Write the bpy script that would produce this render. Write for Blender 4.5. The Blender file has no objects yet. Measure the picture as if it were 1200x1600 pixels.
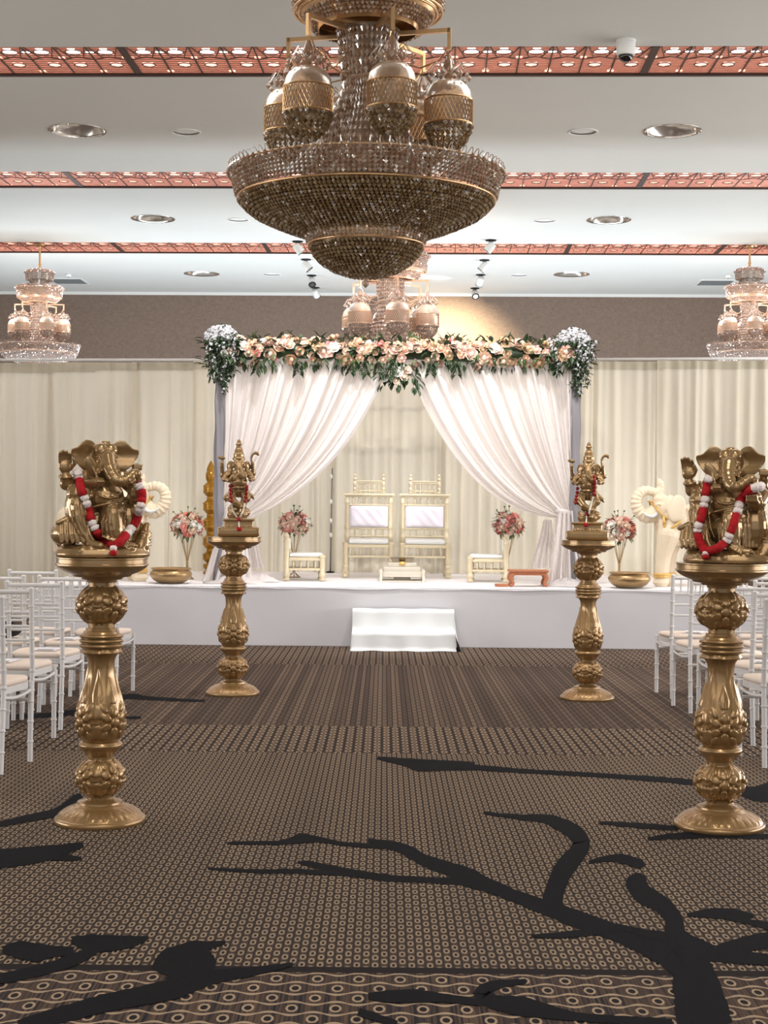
import bpy, bmesh, math, random
import numpy as np
from math import sin, cos, pi, radians as R, sqrt, atan2, exp
from mathutils import Vector, Matrix, Euler
from mathutils.bvhtree import BVHTree
random.seed(7)
SC = bpy.context.scene
COL = SC.collection

# ------------------------------------------------------------------ camera, world, light, exposure
CAM_Z = 1.40; ROLL = 0.0095; PITCH = 0.00375; FPX = 2400.0
cam_data = bpy.data.cameras.new('camera'); cam = bpy.data.objects.new('camera', cam_data); COL.objects.link(cam)
cam_data.sensor_fit = 'VERTICAL'; cam_data.sensor_height = 24.0; cam_data.lens = 24.0 * FPX / 1600.0
cam_data.clip_start = 0.05; cam_data.clip_end = 200
_f = Vector((0, cos(PITCH), -sin(PITCH))); _u = Vector((0, sin(PITCH), cos(PITCH))); _r = Vector((1, 0, 0))
_rt = _r * cos(ROLL) + _u * sin(ROLL)
_up = _u * cos(ROLL) - _r * sin(ROLL)
cam.matrix_world = Matrix(((_rt.x, _up.x, -_f.x, 0), (_rt.y, _up.y, -_f.y, 0), (_rt.z, _up.z, -_f.z, CAM_Z), (0, 0, 0, 1)))
SC.camera = cam

def ray(px, py):
    u = (px - 600) / FPX; v = (800 - py) / FPX
    return (_f + _rt * u + _up * v)
def at(px, py, Y):
    d = ray(px, py); k = Y / d.y
    return Vector((0, 0, CAM_Z)) + d * k
def on_z(px, py, z=0.0):
    d = ray(px, py); k = (z - CAM_Z) / d.z
    return Vector((0, 0, CAM_Z)) + d * k

w = bpy.data.worlds.new('world'); SC.world = w; w.use_nodes = True
w.node_tree.nodes['Background'].inputs[0].default_value = (0.9, 0.94, 1.0, 1)
w.node_tree.nodes['Background'].inputs[1].default_value = 0.7
SC.view_settings.view_transform = 'Standard'; SC.view_settings.look = 'None'
SC.view_settings.gamma = 1; SC.view_settings.use_curve_mapping = False
SC.view_settings.exposure = 0.0
SC.cycles.use_denoising = True
SC.cycles.max_bounces = 7; SC.cycles.diffuse_bounces = 3; SC.cycles.glossy_bounces = 3
SC.cycles.transmission_bounces = 5; SC.cycles.transparent_max_bounces = 8
SC.cycles.caustics_reflective = False; SC.cycles.caustics_refractive = False
SC.cycles.sample_clamp_indirect = 6.0

def lamp(name, kind, loc, target, energy, color=(1, 1, 1), **kw):
    d = bpy.data.lights.new(name, kind); d.energy = energy; d.color = color
    for k, v in kw.items(): setattr(d, k, v)
    o = bpy.data.objects.new(name, d); COL.objects.link(o); o.location = loc
    o.rotation_euler = (Vector(target) - Vector(loc)).to_track_quat('-Z', 'Y').to_euler()
    return o
CEIL = CAM_Z + 3.7
RA = -0.036                                   # the room sits turned by two degrees to the view
# the hall's general light: broad soft ceiling lighting over the guests and the aisle
lamp('hall_light_front', 'AREA', (0.0, 2.5, 4.9), (0, 4.5, 0), 250, (1.0, 0.94, 0.86), shape='RECTANGLE', size=7, size_y=5)
for _sx in (-1, 1):            # added fill lamps out of view on both sides, brightening the ceiling; no windows here
    lamp('side_fill', 'AREA', (_sx * 9.7, 12.0, 1.9), (0, 12.5, 4.0), 800, (0.97, 0.98, 1.0), shape='RECTANGLE', size=15, size_y=2.2)
lamp('hall_light_aisle', 'AREA', (0.0, 10.5, 5.0), (0, 11.0, 0), 190, (1.0, 0.95, 0.88), shape='RECTANGLE', size=9, size_y=3)
# narrow ceiling spots picking out the four statues
for _x, _y, _z in ((-1.25, 6.78, 1.35), (1.5, 6.80, 1.35), (-1.12, 11.35, 1.4), (1.5, 11.28, 1.4)):
    lamp('statue_spot', 'SPOT', (_x * 0.55 + 0.35, _y - 1.9, 4.95), (_x, _y, _z - 0.1), 150, (1.0, 0.95, 0.86), spot_size=R(24), spot_blend=0.8, shadow_soft_size=0.05)
# cool uplights standing on the floor behind the backdrop wash the far ceiling and the hanging crystal
lamp('backdrop_uplight', 'AREA', (0.0, 22.6, 0.3), (0, 22.4, 5), 760, (0.80, 0.90, 1.0), shape='RECTANGLE', size=14, size_y=1.2)
# the stage spots hung near the middle of the ceiling in front of the stage
for _x, _tx in ((-1.3, -1.35), (0.2, 0.15), (1.7, 1.65)):
    lamp('stage_spot', 'SPOT', (_x * 0.6, 10.4, 4.95), (_tx, 16.6, 1.95), 440, (1.0, 0.96, 0.88), spot_size=R(30), spot_blend=0.55, shadow_soft_size=0.06)
lamp('stage_downlight', 'SPOT', (-0.9, 14.0, 4.95), (-1.2, 16.5, 0.6), 430, (0.98, 0.98, 1.0), spot_size=R(70), spot_blend=0.6, shadow_soft_size=0.08)
lamp('stage_downlight', 'SPOT', (1.1, 14.0, 4.95), (1.5, 16.5, 0.6), 430, (0.98, 0.98, 1.0), spot_size=R(70), spot_blend=0.6, shadow_soft_size=0.08)

# ------------------------------------------------------------------ materials
class NT:
    """tiny expression builder over shader nodes"""
    def __init__(s, mat):
        mat.use_nodes = True; s.t = mat.node_tree; s.n = s.t.nodes; s.l = s.t.links
    def new(s, typ, **kw):
        n = s.n.new(typ)
        for k, v in kw.items(): setattr(n, k, v)
        return n
    def put(s, sock, v):
        if hasattr(v, 'is_output') or isinstance(v, bpy.types.NodeSocket): s.l.new(v, sock)
        else: sock.default_value = v
    def m(s, op, a, b=None, c=None):
        n = s.new('ShaderNodeMath', operation=op)
        for i, v in enumerate((a, b, c)):
            if v is not None: s.put(n.inputs[i], v)
        return n.outputs[0]
    def mix(s, f, a, b):
        n = s.new('ShaderNodeMix', data_type='RGBA')
        s.put(n.inputs[0], f); s.put(n.inputs[6], a); s.put(n.inputs[7], b)
        return n.outputs[2]
    def noise(s, vec, scale, detail=2, rough=0.5):
        n = s.new('ShaderNodeTexNoise'); n.inputs['Scale'].default_value = scale
        n.inputs['Detail'].default_value = detail; n.inputs['Roughness'].default_value = rough
        if vec is not None: s.l.new(vec, n.inputs['Vector'])
        return n.outputs['Fac']
    def coord(s, kind='Object'):
        return s.new('ShaderNodeTexCoord').outputs[kind]
    def scalevec(s, v, sx, sy, sz):
        n = s.new('ShaderNodeMapping'); n.inputs['Scale'].default_value = (sx, sy, sz); s.l.new(v, n.inputs['Vector'])
        return n.outputs[0]
    def bump(s, h, strength=0.3, dist=0.01):
        n = s.new('ShaderNodeBump'); n.inputs['Strength'].default_value = strength; n.inputs['Distance'].default_value = dist
        s.l.new(h, n.inputs['Height']); return n.outputs[0]
def c4(c): return (c[0], c[1], c[2], 1)
def srgb(r, g, b):
    f = lambda x: (x / 255 / 12.92) if x / 255 <= 0.04045 else ((x / 255 + 0.055) / 1.055) ** 2.4
    return (f(r), f(g), f(b))
def pmat(name, col, rough=0.5, metal=0.0, var=0.0, vscale=8.0, bump=0.0, bscale=60.0, bdist=0.004, spec=None, trans=0.0, ior=1.45, sub=None, coat=0):
    m = bpy.data.materials.new(name); nt = NT(m); b = nt.n['Principled BSDF']
    b.inputs['Roughness'].default_value = rough; b.inputs['Metallic'].default_value = metal
    b.inputs['Base Color'].default_value = c4(col)
    if spec is not None: b.inputs['Specular IOR Level'].default_value = spec
    if trans: b.inputs['Transmission Weight'].default_value = trans; b.inputs['IOR'].default_value = ior
    if coat: b.inputs['Coat Weight'].default_value = coat; b.inputs['Coat Roughness'].default_value = 0.15
    v = nt.coord()
    if var:
        f = nt.noise(v, vscale, 3)
        lo = tuple(x * (1 - var) for x in col); hi = tuple(min(1, x * (1 + var)) for x in col)
        nt.put(b.inputs['Base Color'], nt.mix(f, c4(lo), c4(hi)))
    if bump:
        nt.l.new(nt.bump(nt.noise(v, bscale, 2), bump, bdist), b.inputs['Normal'])
    return m
def emat(name, col, strength):
    m = bpy.data.materials.new(name); nt = NT(m); b = nt.n['Principled BSDF']
    b.inputs['Base Color'].default_value = c4(col); b.inputs['Emission Color'].default_value = c4(col)
    b.inputs['Emission Strength'].default_value = strength
    nt.coord()
    return m
def cloth(name, col, transl=0.3, clear=0.0, bump=0.15, bscale=220, tcol=None):
    m = bpy.data.materials.new(name); nt = NT(m)
    for n in list(nt.n):
        if n.type == 'BSDF_PRINCIPLED': nt.n.remove(n)
    out = [n for n in nt.n if n.type == 'OUTPUT_MATERIAL'][0]
    v = nt.coord(); nf = nt.noise(v, 3.0, 3)
    colr = nt.mix(nf, c4(tuple(x * 0.94 for x in col)), c4(tuple(min(1, x * 1.04) for x in col)))
    d = nt.new('ShaderNodeBsdfDiffuse'); nt.l.new(colr, d.inputs[0])
    t = nt.new('ShaderNodeBsdfTranslucent'); t.inputs[0].default_value = c4(tcol or col)
    nt.l.new(nt.bump(nt.noise(v, bscale, 1), bump, 0.002), d.inputs['Normal'])
    mx = nt.new('ShaderNodeMixShader'); mx.inputs[0].default_value = transl
    nt.l.new(d.outputs[0], mx.inputs[1]); nt.l.new(t.outputs[0], mx.inputs[2]); last = mx
    if clear:
        tr = nt.new('ShaderNodeBsdfTransparent'); m2 = nt.new('ShaderNodeMixShader'); m2.inputs[0].default_value = clear
        nt.l.new(mx.outputs[0], m2.inputs[1]); nt.l.new(tr.outputs[0], m2.inputs[2]); last = m2
    nt.l.new(last.outputs[0], out.inputs[0])
    return m
def crystal_mat(name, dark, pale, share):
    """cut beads: each island its own tint, a share coloured near-white metal for sparkle"""
    m = bpy.data.materials.new(name); nt = NT(m); b = nt.n['Principled BSDF']
    g = nt.new('ShaderNodeNewGeometry').outputs['Random Per Island']
    col = nt.mix(g, c4(dark), c4(pale)); fl = nt.m('GREATER_THAN', g, 1 - share)
    nt.l.new(nt.mix(fl, col, (1, 0.97, 0.92, 1)), b.inputs['Base Color'])  # glints put into the colour: some beads turn white
    b.inputs['Roughness'].default_value = 0.08
    nt.l.new(nt.m('MULTIPLY', nt.m('SUBTRACT', 1.0, fl), 0.5), b.inputs['Transmission Weight']); b.inputs['IOR'].default_value = 1.6
    nt.l.new(nt.m('MULTIPLY', fl, 0.75), b.inputs['Metallic'])
    b.inputs['Specular IOR Level'].default_value = 0.9
    return m

M = {}
M['gold'] = pmat('antique_gold_paint', srgb(158, 124, 80), 0.29, 0.52, 0.22, 14, 0.10, 90, 0.002, 0.6, coat=0.35)
M['gold_dark'] = pmat('dark_antique_gold', srgb(158, 126, 84), 0.26, 0.58, 0.2, 16, 0.08, 110, 0.002, 0.6, coat=0.4)
M['brass'] = pmat('hammered_brass', srgb(172, 142, 100), 0.34, 0.7, 0.2, 20, 0.35, 45, 0.004)
M['white_paint'] = pmat('white_chair_paint', srgb(232, 228, 226), 0.35, 0, 0.03)
M['cushion'] = pmat('cream_seat_fabric', srgb(238, 220, 205), 0.9, 0, 0.05, 10, 0.2, 300, 0.001)
M['paper'] = pmat('white_card', srgb(240, 236, 240), 0.7)
M['black'] = pmat('black_fabric', srgb(22, 20, 22), 0.8, 0, 0.2)
M['ceiling'] = pmat('ceiling_plaster', srgb(210, 210, 204), 0.75, 0, 0.03, 1.5, 0.05, 300, 0.001)
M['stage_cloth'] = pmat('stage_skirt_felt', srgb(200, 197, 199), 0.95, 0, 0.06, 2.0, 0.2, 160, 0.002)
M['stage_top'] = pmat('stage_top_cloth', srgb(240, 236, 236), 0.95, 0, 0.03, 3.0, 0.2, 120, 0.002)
M['white_satin'] = pmat('white_satin', srgb(224, 225, 224), 0.5, 0, 0.03, 4.0, 0.1, 60, 0.002)
M['drape'] = cloth('cream_backdrop_drape', srgb(226, 218, 200), 0.25, 0, 0.1)
M['drape_hem'] = cloth('cream_drape_hem', srgb(205, 198, 178), 0.15, 0, 0.1)
M['sheer'] = cloth('white_sheer_curtain', srgb(246, 240, 238), 0.42, 0.10, 0.1)
M['post_cloth'] = cloth('grey_lilac_post_wrap', srgb(150, 146, 150), 0.2)
M['crystal'] = crystal_mat('amber_crystal', srgb(190, 145, 112), srgb(250, 222, 196), 0.15)
M['crystal_dark'] = crystal_mat('smoky_crystal', srgb(150, 112, 72), srgb(225, 196, 150), 0.09)
M['crystal_gold'] = pmat('chandelier_gold', srgb(212, 172, 126), 0.28, 0.85, 0.15, 30)
M['crystal_lit'] = crystal_mat('lit_crystal', srgb(226, 190, 172), srgb(255, 240, 230), 0.22)  # lit copy of the crystal, its glow put into the colour
M['gold_lit'] = pmat('lit_chandelier_gold', srgb(232, 196, 168), 0.3, 0.6)  # lit copy of the chandelier gold, lightened in colour
M['glass_lit'] = pmat('lit_globe_glass', srgb(236, 212, 194), 0.2, 0, 0.1, 30, 0.2, 70, 0.004, 0.5, 0.5, 1.4)  # lit copy of the globe glass, glow painted as a paler tint
M['lining'] = pmat('chandelier_bronze_lining', srgb(120, 92, 58), 0.35, 0.6, 0.25, 40)
M['globe_glass'] = pmat('champagne_glass', srgb(206, 172, 142), 0.22, 0, 0.12, 30, 0.25, 70, 0.004, 0.5, 0.5, 1.4)
M['chrome'] = pmat('chrome_trim', srgb(225, 222, 216), 0.14, 0.95)
M['reflector'] = pmat('downlight_reflector', srgb(205, 200, 192), 0.2, 0.7)
M['light_white'] = pmat('fitting_white', srgb(225, 224, 220), 0.5)
M['vent'] = pmat('grey_vent_metal', srgb(110, 112, 110), 0.5, 0.3)
M['dark_lens'] = pmat('black_glass_dome', srgb(10, 10, 12), 0.08, 0, 0, 8, 0, 60, 0.004, 0.8)
M['copper'] = pmat('copper_fretwork', srgb(205, 138, 116), 0.45, 0.25, 0.25, 20)
M['copper_dark'] = pmat('dark_bronze_bar', srgb(70, 52, 46), 0.5, 0.4)
M['trough'] = pmat('copper_pink_trough', srgb(222, 168, 150), 0.6, 0.05, 0.12, 12)
M['trough_light'] = emat('trough_diffuser', (1.0, 0.95, 0.92), 7.0)
M['lens_on'] = emat('lit_lens', (1.0, 0.94, 0.82), 3.0)
M['red_flower'] = pmat('red_chenille', srgb(176, 8, 20), 0.85, 0, 0.35, 60, 0.6, 90, 0.006)
M['white_flower'] = pmat('white_chenille', srgb(240, 226, 220), 0.85, 0, 0.08, 60, 0.6, 90, 0.006)
M['red_bead'] = pmat('red_bead', srgb(150, 12, 20), 0.4, 0, 0.2, 40)
M['pearl'] = pmat('pearl', srgb(240, 230, 214), 0.3)
M['throne'] = pmat('pale_gold_lacquer', srgb(216, 202, 172), 0.42, 0.2, 0.12, 22)
M['lilac_satin'] = pmat('lilac_white_satin', srgb(232, 226, 236), 0.5, 0, 0.05, 6, 0.4, 14, 0.01)
M['amber'] = pmat('amber_glazed_tower', srgb(158, 112, 26), 0.3, 0.35, 0.35, 22)
M['chowki'] = pmat('reddish_wood', srgb(178, 112, 78), 0.45, 0, 0.25, 30)
M['ivory'] = pmat('ivory_resin', srgb(230, 212, 184), 0.45, 0, 0.08, 9)
M['ivory_gold'] = pmat('gilded_band', srgb(226, 182, 104), 0.4, 0.3, 0.2, 20)
M['kund'] = pmat('champagne_silver', srgb(214, 206, 190), 0.35, 0.5, 0.08)
M['steel'] = pmat('dark_steel_dish', srgb(120, 112, 100), 0.25, 0.9)
M['wire'] = pmat('thin_gold_wire', srgb(176, 150, 110), 0.3, 0.8)
ROSE = {'blush': srgb(232, 196, 180), 'peach': srgb(224, 182, 154), 'cream': srgb(232, 204, 182), 'pink': srgb(226, 150, 140),
        'coral': srgb(222, 134, 114), 'dusty': srgb(196, 122, 112), 'white': srgb(246, 240, 232), 'honey': srgb(204, 174, 140)}
for k, v in ROSE.items(): M['rose_' + k] = pmat('rose_petal_' + k, v, 0.7, 0, 0.12, 30)
M['leaf'] = pmat('dark_green_leaf', srgb(48, 66, 38), 0.5, 0, 0.4, 20)
M['leaf_light'] = pmat('mid_green_leaf', srgb(84, 104, 62), 0.5, 0, 0.35, 20)
M['wisteria'] = pmat('white_blossom', srgb(182, 180, 182), 0.8, 0, 0.1, 30)
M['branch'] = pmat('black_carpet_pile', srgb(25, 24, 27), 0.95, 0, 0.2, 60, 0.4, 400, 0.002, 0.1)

def wall_material():
    m = bpy.data.materials.new('brown_textured_wallpaper'); nt = NT(m); b = nt.n['Principled BSDF']
    v = nt.coord(); a = nt.scalevec(v, 7, 7, 40); c = nt.scalevec(v, 40, 7, 9)
    f = nt.m('ADD', nt.m('MULTIPLY', nt.noise(a, 1.6, 2), 0.5), nt.m('MULTIPLY', nt.noise(c, 1.6, 2), 0.5))
    f = nt.m('ADD', nt.m('MULTIPLY', nt.m('SUBTRACT', f, 0.5), 2.4), 0.5)
    col = nt.mix(f, c4(srgb(106, 88, 77)), c4(srgb(134, 114, 99)))
    nt.l.new(col, b.inputs['Base Color']); b.inputs['Roughness'].default_value = 0.7
    nt.l.new(nt.bump(f, 0.4, 0.004), b.inputs['Normal'])
    return m
M['wallpaper'] = wall_material()
M['side_wall'] = pmat('beige_side_wall', srgb(186, 176, 164), 0.8, 0, 0.05, 2)

def carpet_material():
    m = bpy.data.materials.new('woven_pattern_carpet'); nt = NT(m); b = nt.n['Principled BSDF']; mm = nt.m
    sx = nt.new('ShaderNodeSeparateXYZ'); co = nt.coord(); nt.l.new(co, sx.inputs[0])
    X, Y = sx.outputs[0], sx.outputs[1]
    ab = lambda a: mm('ABSOLUTE', a)
    step = lambda e, a: mm('GREATER_THAN', a, e)          # a > e
    less = lambda a, e: mm('LESS_THAN', a, e)
    mul = lambda a, c: mm('MULTIPLY', a, c)
    add = lambda a, c: mm('ADD', a, c)
    sub = lambda a, c: mm('SUBTRACT', a, c)
    frac = lambda a: mm('FRACT', a)
    def ringcells(px, py, rin, rout):
        u = mul(X, 1 / px); col = mm('FLOOR', u)
        off = mul(mm('MODULO', ab(col), 2.0), 0.5)
        fu = sub(frac(u), 0.5); fv = sub(frac(add(mul(Y, 1 / py), off)), 0.5)
        d = mm('SQRT', add(mul(fu, fu), mul(fv, fv)))
        ring = mul(step(rin, d), less(d, rout))
        dot = less(d, rin)
        edge = step(0.38, ab(fu))                       # thin dark lines between columns
        return ring, dot, edge, col, fu, fv
    # colour per column
    def colrand(col, seed):
        n = nt.new('ShaderNodeTexWhiteNoise', noise_dimensions='1D'); nt.l.new(add(col, seed), n.inputs['W']); return n.outputs['Value']
    dark = c4(srgb(38, 31, 30)); mid = c4(srgb(94, 78, 66)); tan = c4(srgb(176, 152, 126)); tan2 = c4(srgb(150, 128, 106)); blue = c4(srgb(34, 33, 40))
    fine = nt.noise(nt.scalevec(co, 420, 30, 1), 1.0, 1)
    warp = nt.noise(nt.scalevec(co, 7.0, 0.25, 1), 1.0, 2)
    stripe = nt.noise(nt.scalevec(co, 60, 0.15, 1), 1.0, 2)
    big = nt.m('ADD', mul(sub(warp, 0.5), 2.2), 0.5)
    # zone B: small rings
    def zone(px, py, base_lo, base_hi, ringc, rin=0.17, rout=0.36):
        ring, dot, edge, col, fu, fv = ringcells(px, py, rin, rout)
        base = nt.mix(nt.m('ADD', mul(sub(stripe, 0.5), 2.0), 0.5), base_lo, base_hi)
        base = nt.mix(mul(fine, 0.5), base, dark)
        base = nt.mix(mul(edge, 0.75), base, dark)
        gap = step(0.40, ab(fv)); base = nt.mix(mul(gap, 0.6), base, dark)
        base = nt.mix(ring, base, ringc)
        base = nt.mix(dot, base, dark)
        return base
    zB = zone(0.028, 0.078, mid, c4(srgb(120, 102, 86)), c4(srgb(164, 141, 117)))
    zC = zone(0.055, 0.105, mid, c4(srgb(108, 91, 78)), tan, 0.18, 0.34)
    # zone D: long fine stripes
    ring, dot, edge, col, fu, fv = ringcells(0.034, 0.16, 0.2, 0.3)
    rr = colrand(col, 3.7)
    zD = nt.mix(rr, c4(srgb(86, 71, 61)), c4(srgb(126, 106, 90)))
    zD = nt.mix(mul(edge, 0.8), zD, dark)
    fine2 = step(0.30, ab(fv)); zD = nt.mix(mul(fine2, 0.35), zD, dark)
    zE = zone(0.06, 0.17, c4(srgb(84, 68, 58)), c4(srgb(110, 90, 76)), tan2, 0.2, 0.36)
    # zone A: hexagon lattice with rings
    pu, pv = 0.122, 0.178
    u = mul(X, 1 / pu); v = mul(Y, 1 / pv)
    def ringat(ou, ov):
        fu = sub(frac(add(u, ou)), 0.5); fv = sub(frac(add(v, ov)), 0.5)
        d = mm('SQRT', add(mul(mul(fu, fu), 1.6), mul(mul(fv, fv), 1.0)))
        return mul(step(0.11, d), less(d, 0.18)), less(d, 0.11)
    r1, d1 = ringat(0, 0); r2, d2 = ringat(0.5, 0.5)
    cosu = mm('COSINE', mul(u, 2 * pi))
    def wave(ov, amp, sgn):
        fv = sub(frac(sub(add(v, ov), mul(cosu, amp * sgn))), 0.5)
        return less(ab(fv), 0.026)
    lines = mm('MAXIMUM', mm('MAXIMUM', wave(0.25, 0.10, 1), wave(0.25, 0.05, 1)), mm('MAXIMUM', wave(0.75, 0.10, -1), wave(0.75, 0.05, -1)))
    vs = nt.noise(nt.scalevec(co, 130, 2.0, 1), 1.0, 2)
    vs = nt.m('ADD', mul(sub(vs, 0.5), 3.0), 0.45)
    zA = nt.mix(vs, blue, c4(srgb(104, 82, 66)))
    zA = nt.mix(lines, zA, tan)
    zA = nt.mix(mm('MAXIMUM', r1, r2), zA, tan); zA = nt.mix(mm('MAXIMUM', d1, d2), zA, dark)
    out = nt.mix(step(4.62, Y), zA, zB)
    out = nt.mix(mul(step(4.60, Y), less(Y, 4.66)), out, dark)
    out = nt.mix(step(8.70, Y), out, zC)
    out = nt.mix(step(9.75, Y), out, zD)
    out = nt.mix(step(13.55, Y), out, zE)
    out = nt.mix(mul(big, 0.45), out, nt.mix(0.5, out, blue))
    nt.l.new(out, b.inputs['Base Color']); b.inputs['Roughness'].default_value = 0.95
    b.inputs['Specular IOR Level'].default_value = 0.15
    nt.l.new(nt.bump(nt.noise(co, 350, 1), 0.4, 0.002), b.inputs['Normal'])
    return m
M['carpet'] = carpet_material()

# ------------------------------------------------------------------ mesh helpers
class MB:
    def __init__(s): s.v = []; s.f = []
    def add(s, vs, fs):
        b = len(s.v); s.v.extend([tuple(p) for p in vs]); s.f.extend([tuple(b + i for i in f) for f in fs]); return s
    def box(s, x0, x1, y0, y1, z0, z1):
        return s.add([(x0, y0, z0), (x1, y0, z0), (x1, y1, z0), (x0, y1, z0), (x0, y0, z1), (x1, y0, z1), (x1, y1, z1), (x0, y1, z1)],
                     [(0, 3, 2, 1), (4, 5, 6, 7), (0, 1, 5, 4), (1, 2, 6, 5), (2, 3, 7, 6), (3, 0, 4, 7)])
    def bbox(s, x0, x1, y0, y1, z0, z1, b=0.004):
        """box with bevelled vertical and horizontal edges"""
        bm = bmesh.new(); bmesh.ops.create_cube(bm, size=1)
        for v in bm.verts:
            v.co = Vector(((x0 + x1) / 2 + v.co.x * (x1 - x0), (y0 + y1) / 2 + v.co.y * (y1 - y0), (z0 + z1) / 2 + v.co.z * (z1 - z0)))
        bmesh.ops.bevel(bm, geom=list(bm.edges), offset=b, segments=2, affect='EDGES', profile=0.6)
        return s.bm(bm)
    def bm(s, bm):
        bm.verts.index_update()
        s.add([v.co for v in bm.verts], [[v.index for v in f.verts] for f in bm.faces]); bm.free(); return s
    def lathe(s, prof, seg=24, c=(0, 0, 0), cap=True, disp=None, axis=None):
        """prof: list of (r, z)"""
        n = len(prof); vs = []; fs = []
        for i, (r, z) in enumerate(prof):
            for k in range(seg):
                a = 2 * pi * k / seg
                rr = r + (disp(a, z, r) if disp else 0)
                vs.append((rr * cos(a), rr * sin(a), z))
        for i in range(n - 1):
            for k in range(seg):
                k2 = (k + 1) % seg
                fs.append((i * seg + k, i * seg + k2, (i + 1) * seg + k2, (i + 1) * seg + k))
        if cap:
            fs.append(tuple(reversed(range(seg)))); fs.append(tuple((n - 1) * seg + k for k in range(seg)))
        if axis is not None:
            q = Vector((0, 0, 1)).rotation_difference(Vector(axis).normalized()); vs = [q @ Vector(p) for p in vs]
        cx, cy, cz = c
        return s.add([(p[0] + cx, p[1] + cy, p[2] + cz) for p in vs], fs)
    def turn(s, p0, p1, prof, seg=10):
        """lathe along p0->p1, prof: (t 0..1, radius)"""
        p0 = Vector(p0); p1 = Vector(p1); L = (p1 - p0).length
        return s.lathe([(r, t * L) for t, r in prof], seg, p0, True, None, p1 - p0)
    def rod(s, p0, p1, r0, r1=None, seg=8):
        return s.turn(p0, p1, [(0, r0), (1, r0 if r1 is None else r1)], seg)
    def ell(s, c, r, seg=16, rings=10, rot=None):
        vs = [(0, 0, -1)]; fs = []
        for i in range(1, rings):
            th = -pi / 2 + pi * i / rings
            for k in range(seg): vs.append((cos(th) * cos(2 * pi * k / seg), cos(th) * sin(2 * pi * k / seg), sin(th)))
        vs.append((0, 0, 1)); top = len(vs) - 1
        for k in range(seg):
            fs.append((0, 1 + (k + 1) % seg, 1 + k)); o = 1 + (rings - 2) * seg
            fs.append((top, o + k, o + (k + 1) % seg))
        for i in range(rings - 2):
            for k in range(seg):
                a = 1 + i * seg; k2 = (k + 1) % seg
                fs.append((a + k, a + k2, a + seg + k2, a + seg + k))
        if isinstance(r, (int, float)): r = (r, r, r)
        vs = [Vector((p[0] * r[0], p[1] * r[1], p[2] * r[2])) for p in vs]
        if rot is not None:
            e = Euler(rot).to_matrix(); vs = [e @ p for p in vs]
        return s.add([p + Vector(c) for p in vs], fs)
    def tube(s, pts, rad, seg=8, closed=False):
        """sweep circle along pts; rad scalar or list"""
        P = [Vector(p) for p in pts]; n = len(P)
        rr = rad if isinstance(rad, (list, tuple)) else [rad] * n
        vs = []; fs = []; nrm = None
        for i in range(n):
            if closed: d = (P[(i + 1) % n] - P[i - 1]).normalized()
            else: d = (P[min(i + 1, n - 1)] - P[max(i - 1, 0)]).normalized()
            if nrm is None:
                nrm = d.orthogonal().normalized()
            else:
                nrm = (nrm - d * nrm.dot(d)); nrm = nrm.normalized() if nrm.length > 1e-6 else d.orthogonal().normalized()
            bn = d.cross(nrm)
            for k in range(seg):
                a = 2 * pi * k / seg; vs.append(P[i] + (nrm * cos(a) + bn * sin(a)) * rr[i])
        for i in range(n if closed else n - 1):
            j = (i + 1) % n
            for k in range(seg):
                k2 = (k + 1) % seg; fs.append((i * seg + k, i * seg + k2, j * seg + k2, j * seg + k))
        if not closed:
            fs.append(tuple(reversed(range(seg)))); fs.append(tuple((n - 1) * seg + k for k in range(seg)))
        return s.add(vs, fs)
    def caps(s, pts, rad, seg=10):
        """tapered chain with round joints (for organic unions)"""
        rr = rad if isinstance(rad, (list, tuple)) else [rad] * len(pts)
        s.tube(pts, list(rr), seg)
        for p, r in zip(pts, rr): s.ell(p, r, 10, 8)
        return s
    def torus(s, c, R0, r, seg=32, ms=8, axis=None):
        pts = [(R0 * cos(2 * pi * k / seg), R0 * sin(2 * pi * k / seg), 0) for k in range(seg)]
        if axis is not None:
            q = Vector((0, 0, 1)).rotation_difference(Vector(axis).normalized()); pts = [q @ Vector(p) for p in pts]
        return s.tube([Vector(p) + Vector(c) for p in pts], r, ms, True)
    def grid(s, fn, nu, nv):
        vs = [fn(i / nu, j / nv) for j in range(nv + 1) for i in range(nu + 1)]
        fs = [(j * (nu + 1) + i, j * (nu + 1) + i + 1, (j + 1) * (nu + 1) + i + 1, (j + 1) * (nu + 1) + i) for j in range(nv) for i in range(nu)]
        return s.add(vs, fs)
    def bead(s, c, r, h=None, ang=0.0):
        """faceted crystal: double hexagonal cone, 12 triangles-ish"""
        h = h or r; cx, cy, cz = c
        vs = [(cx, cy, cz - h)] + [(cx + r * cos(ang + pi * k / 3), cy + r * sin(ang + pi * k / 3), cz) for k in range(6)] + [(cx, cy, cz + h)]
        fs = [(0, 1 + (k + 1) % 6, 1 + k) for k in range(6)] + [(7, 1 + k, 1 + (k + 1) % 6) for k in range(6)]
        return s.add(vs, fs)
    def plate(s, poly, z0, z1):
        """extruded polygon in XY"""
        n = len(poly)
        return s.add([(p[0], p[1], z0) for p in poly] + [(p[0], p[1], z1) for p in poly],
                     [tuple(reversed(range(n))), tuple(range(n, 2 * n))] + [(i, (i + 1) % n, n + (i + 1) % n, n + i) for i in range(n)])
    def xf(s, mat):
        s.v = [tuple(mat @ Vector(p)) for p in s.v]; return s
    def mesh(s, name, mat, smooth=False, angle=None):
        me = bpy.data.meshes.new(name); me.from_pydata(s.v, [], s.f)
        if mat is not None: me.materials.append(mat)
        if smooth or angle:
            me.polygons.foreach_set('use_smooth', [True] * len(me.polygons))
            if angle: me.set_sharp_from_angle(angle=R(angle))
        me.update(); return me
    def build(s, name, mat, parent=None, smooth=False, angle=None):
        return put(name, s.mesh(name, mat, smooth, angle), parent)
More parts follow.
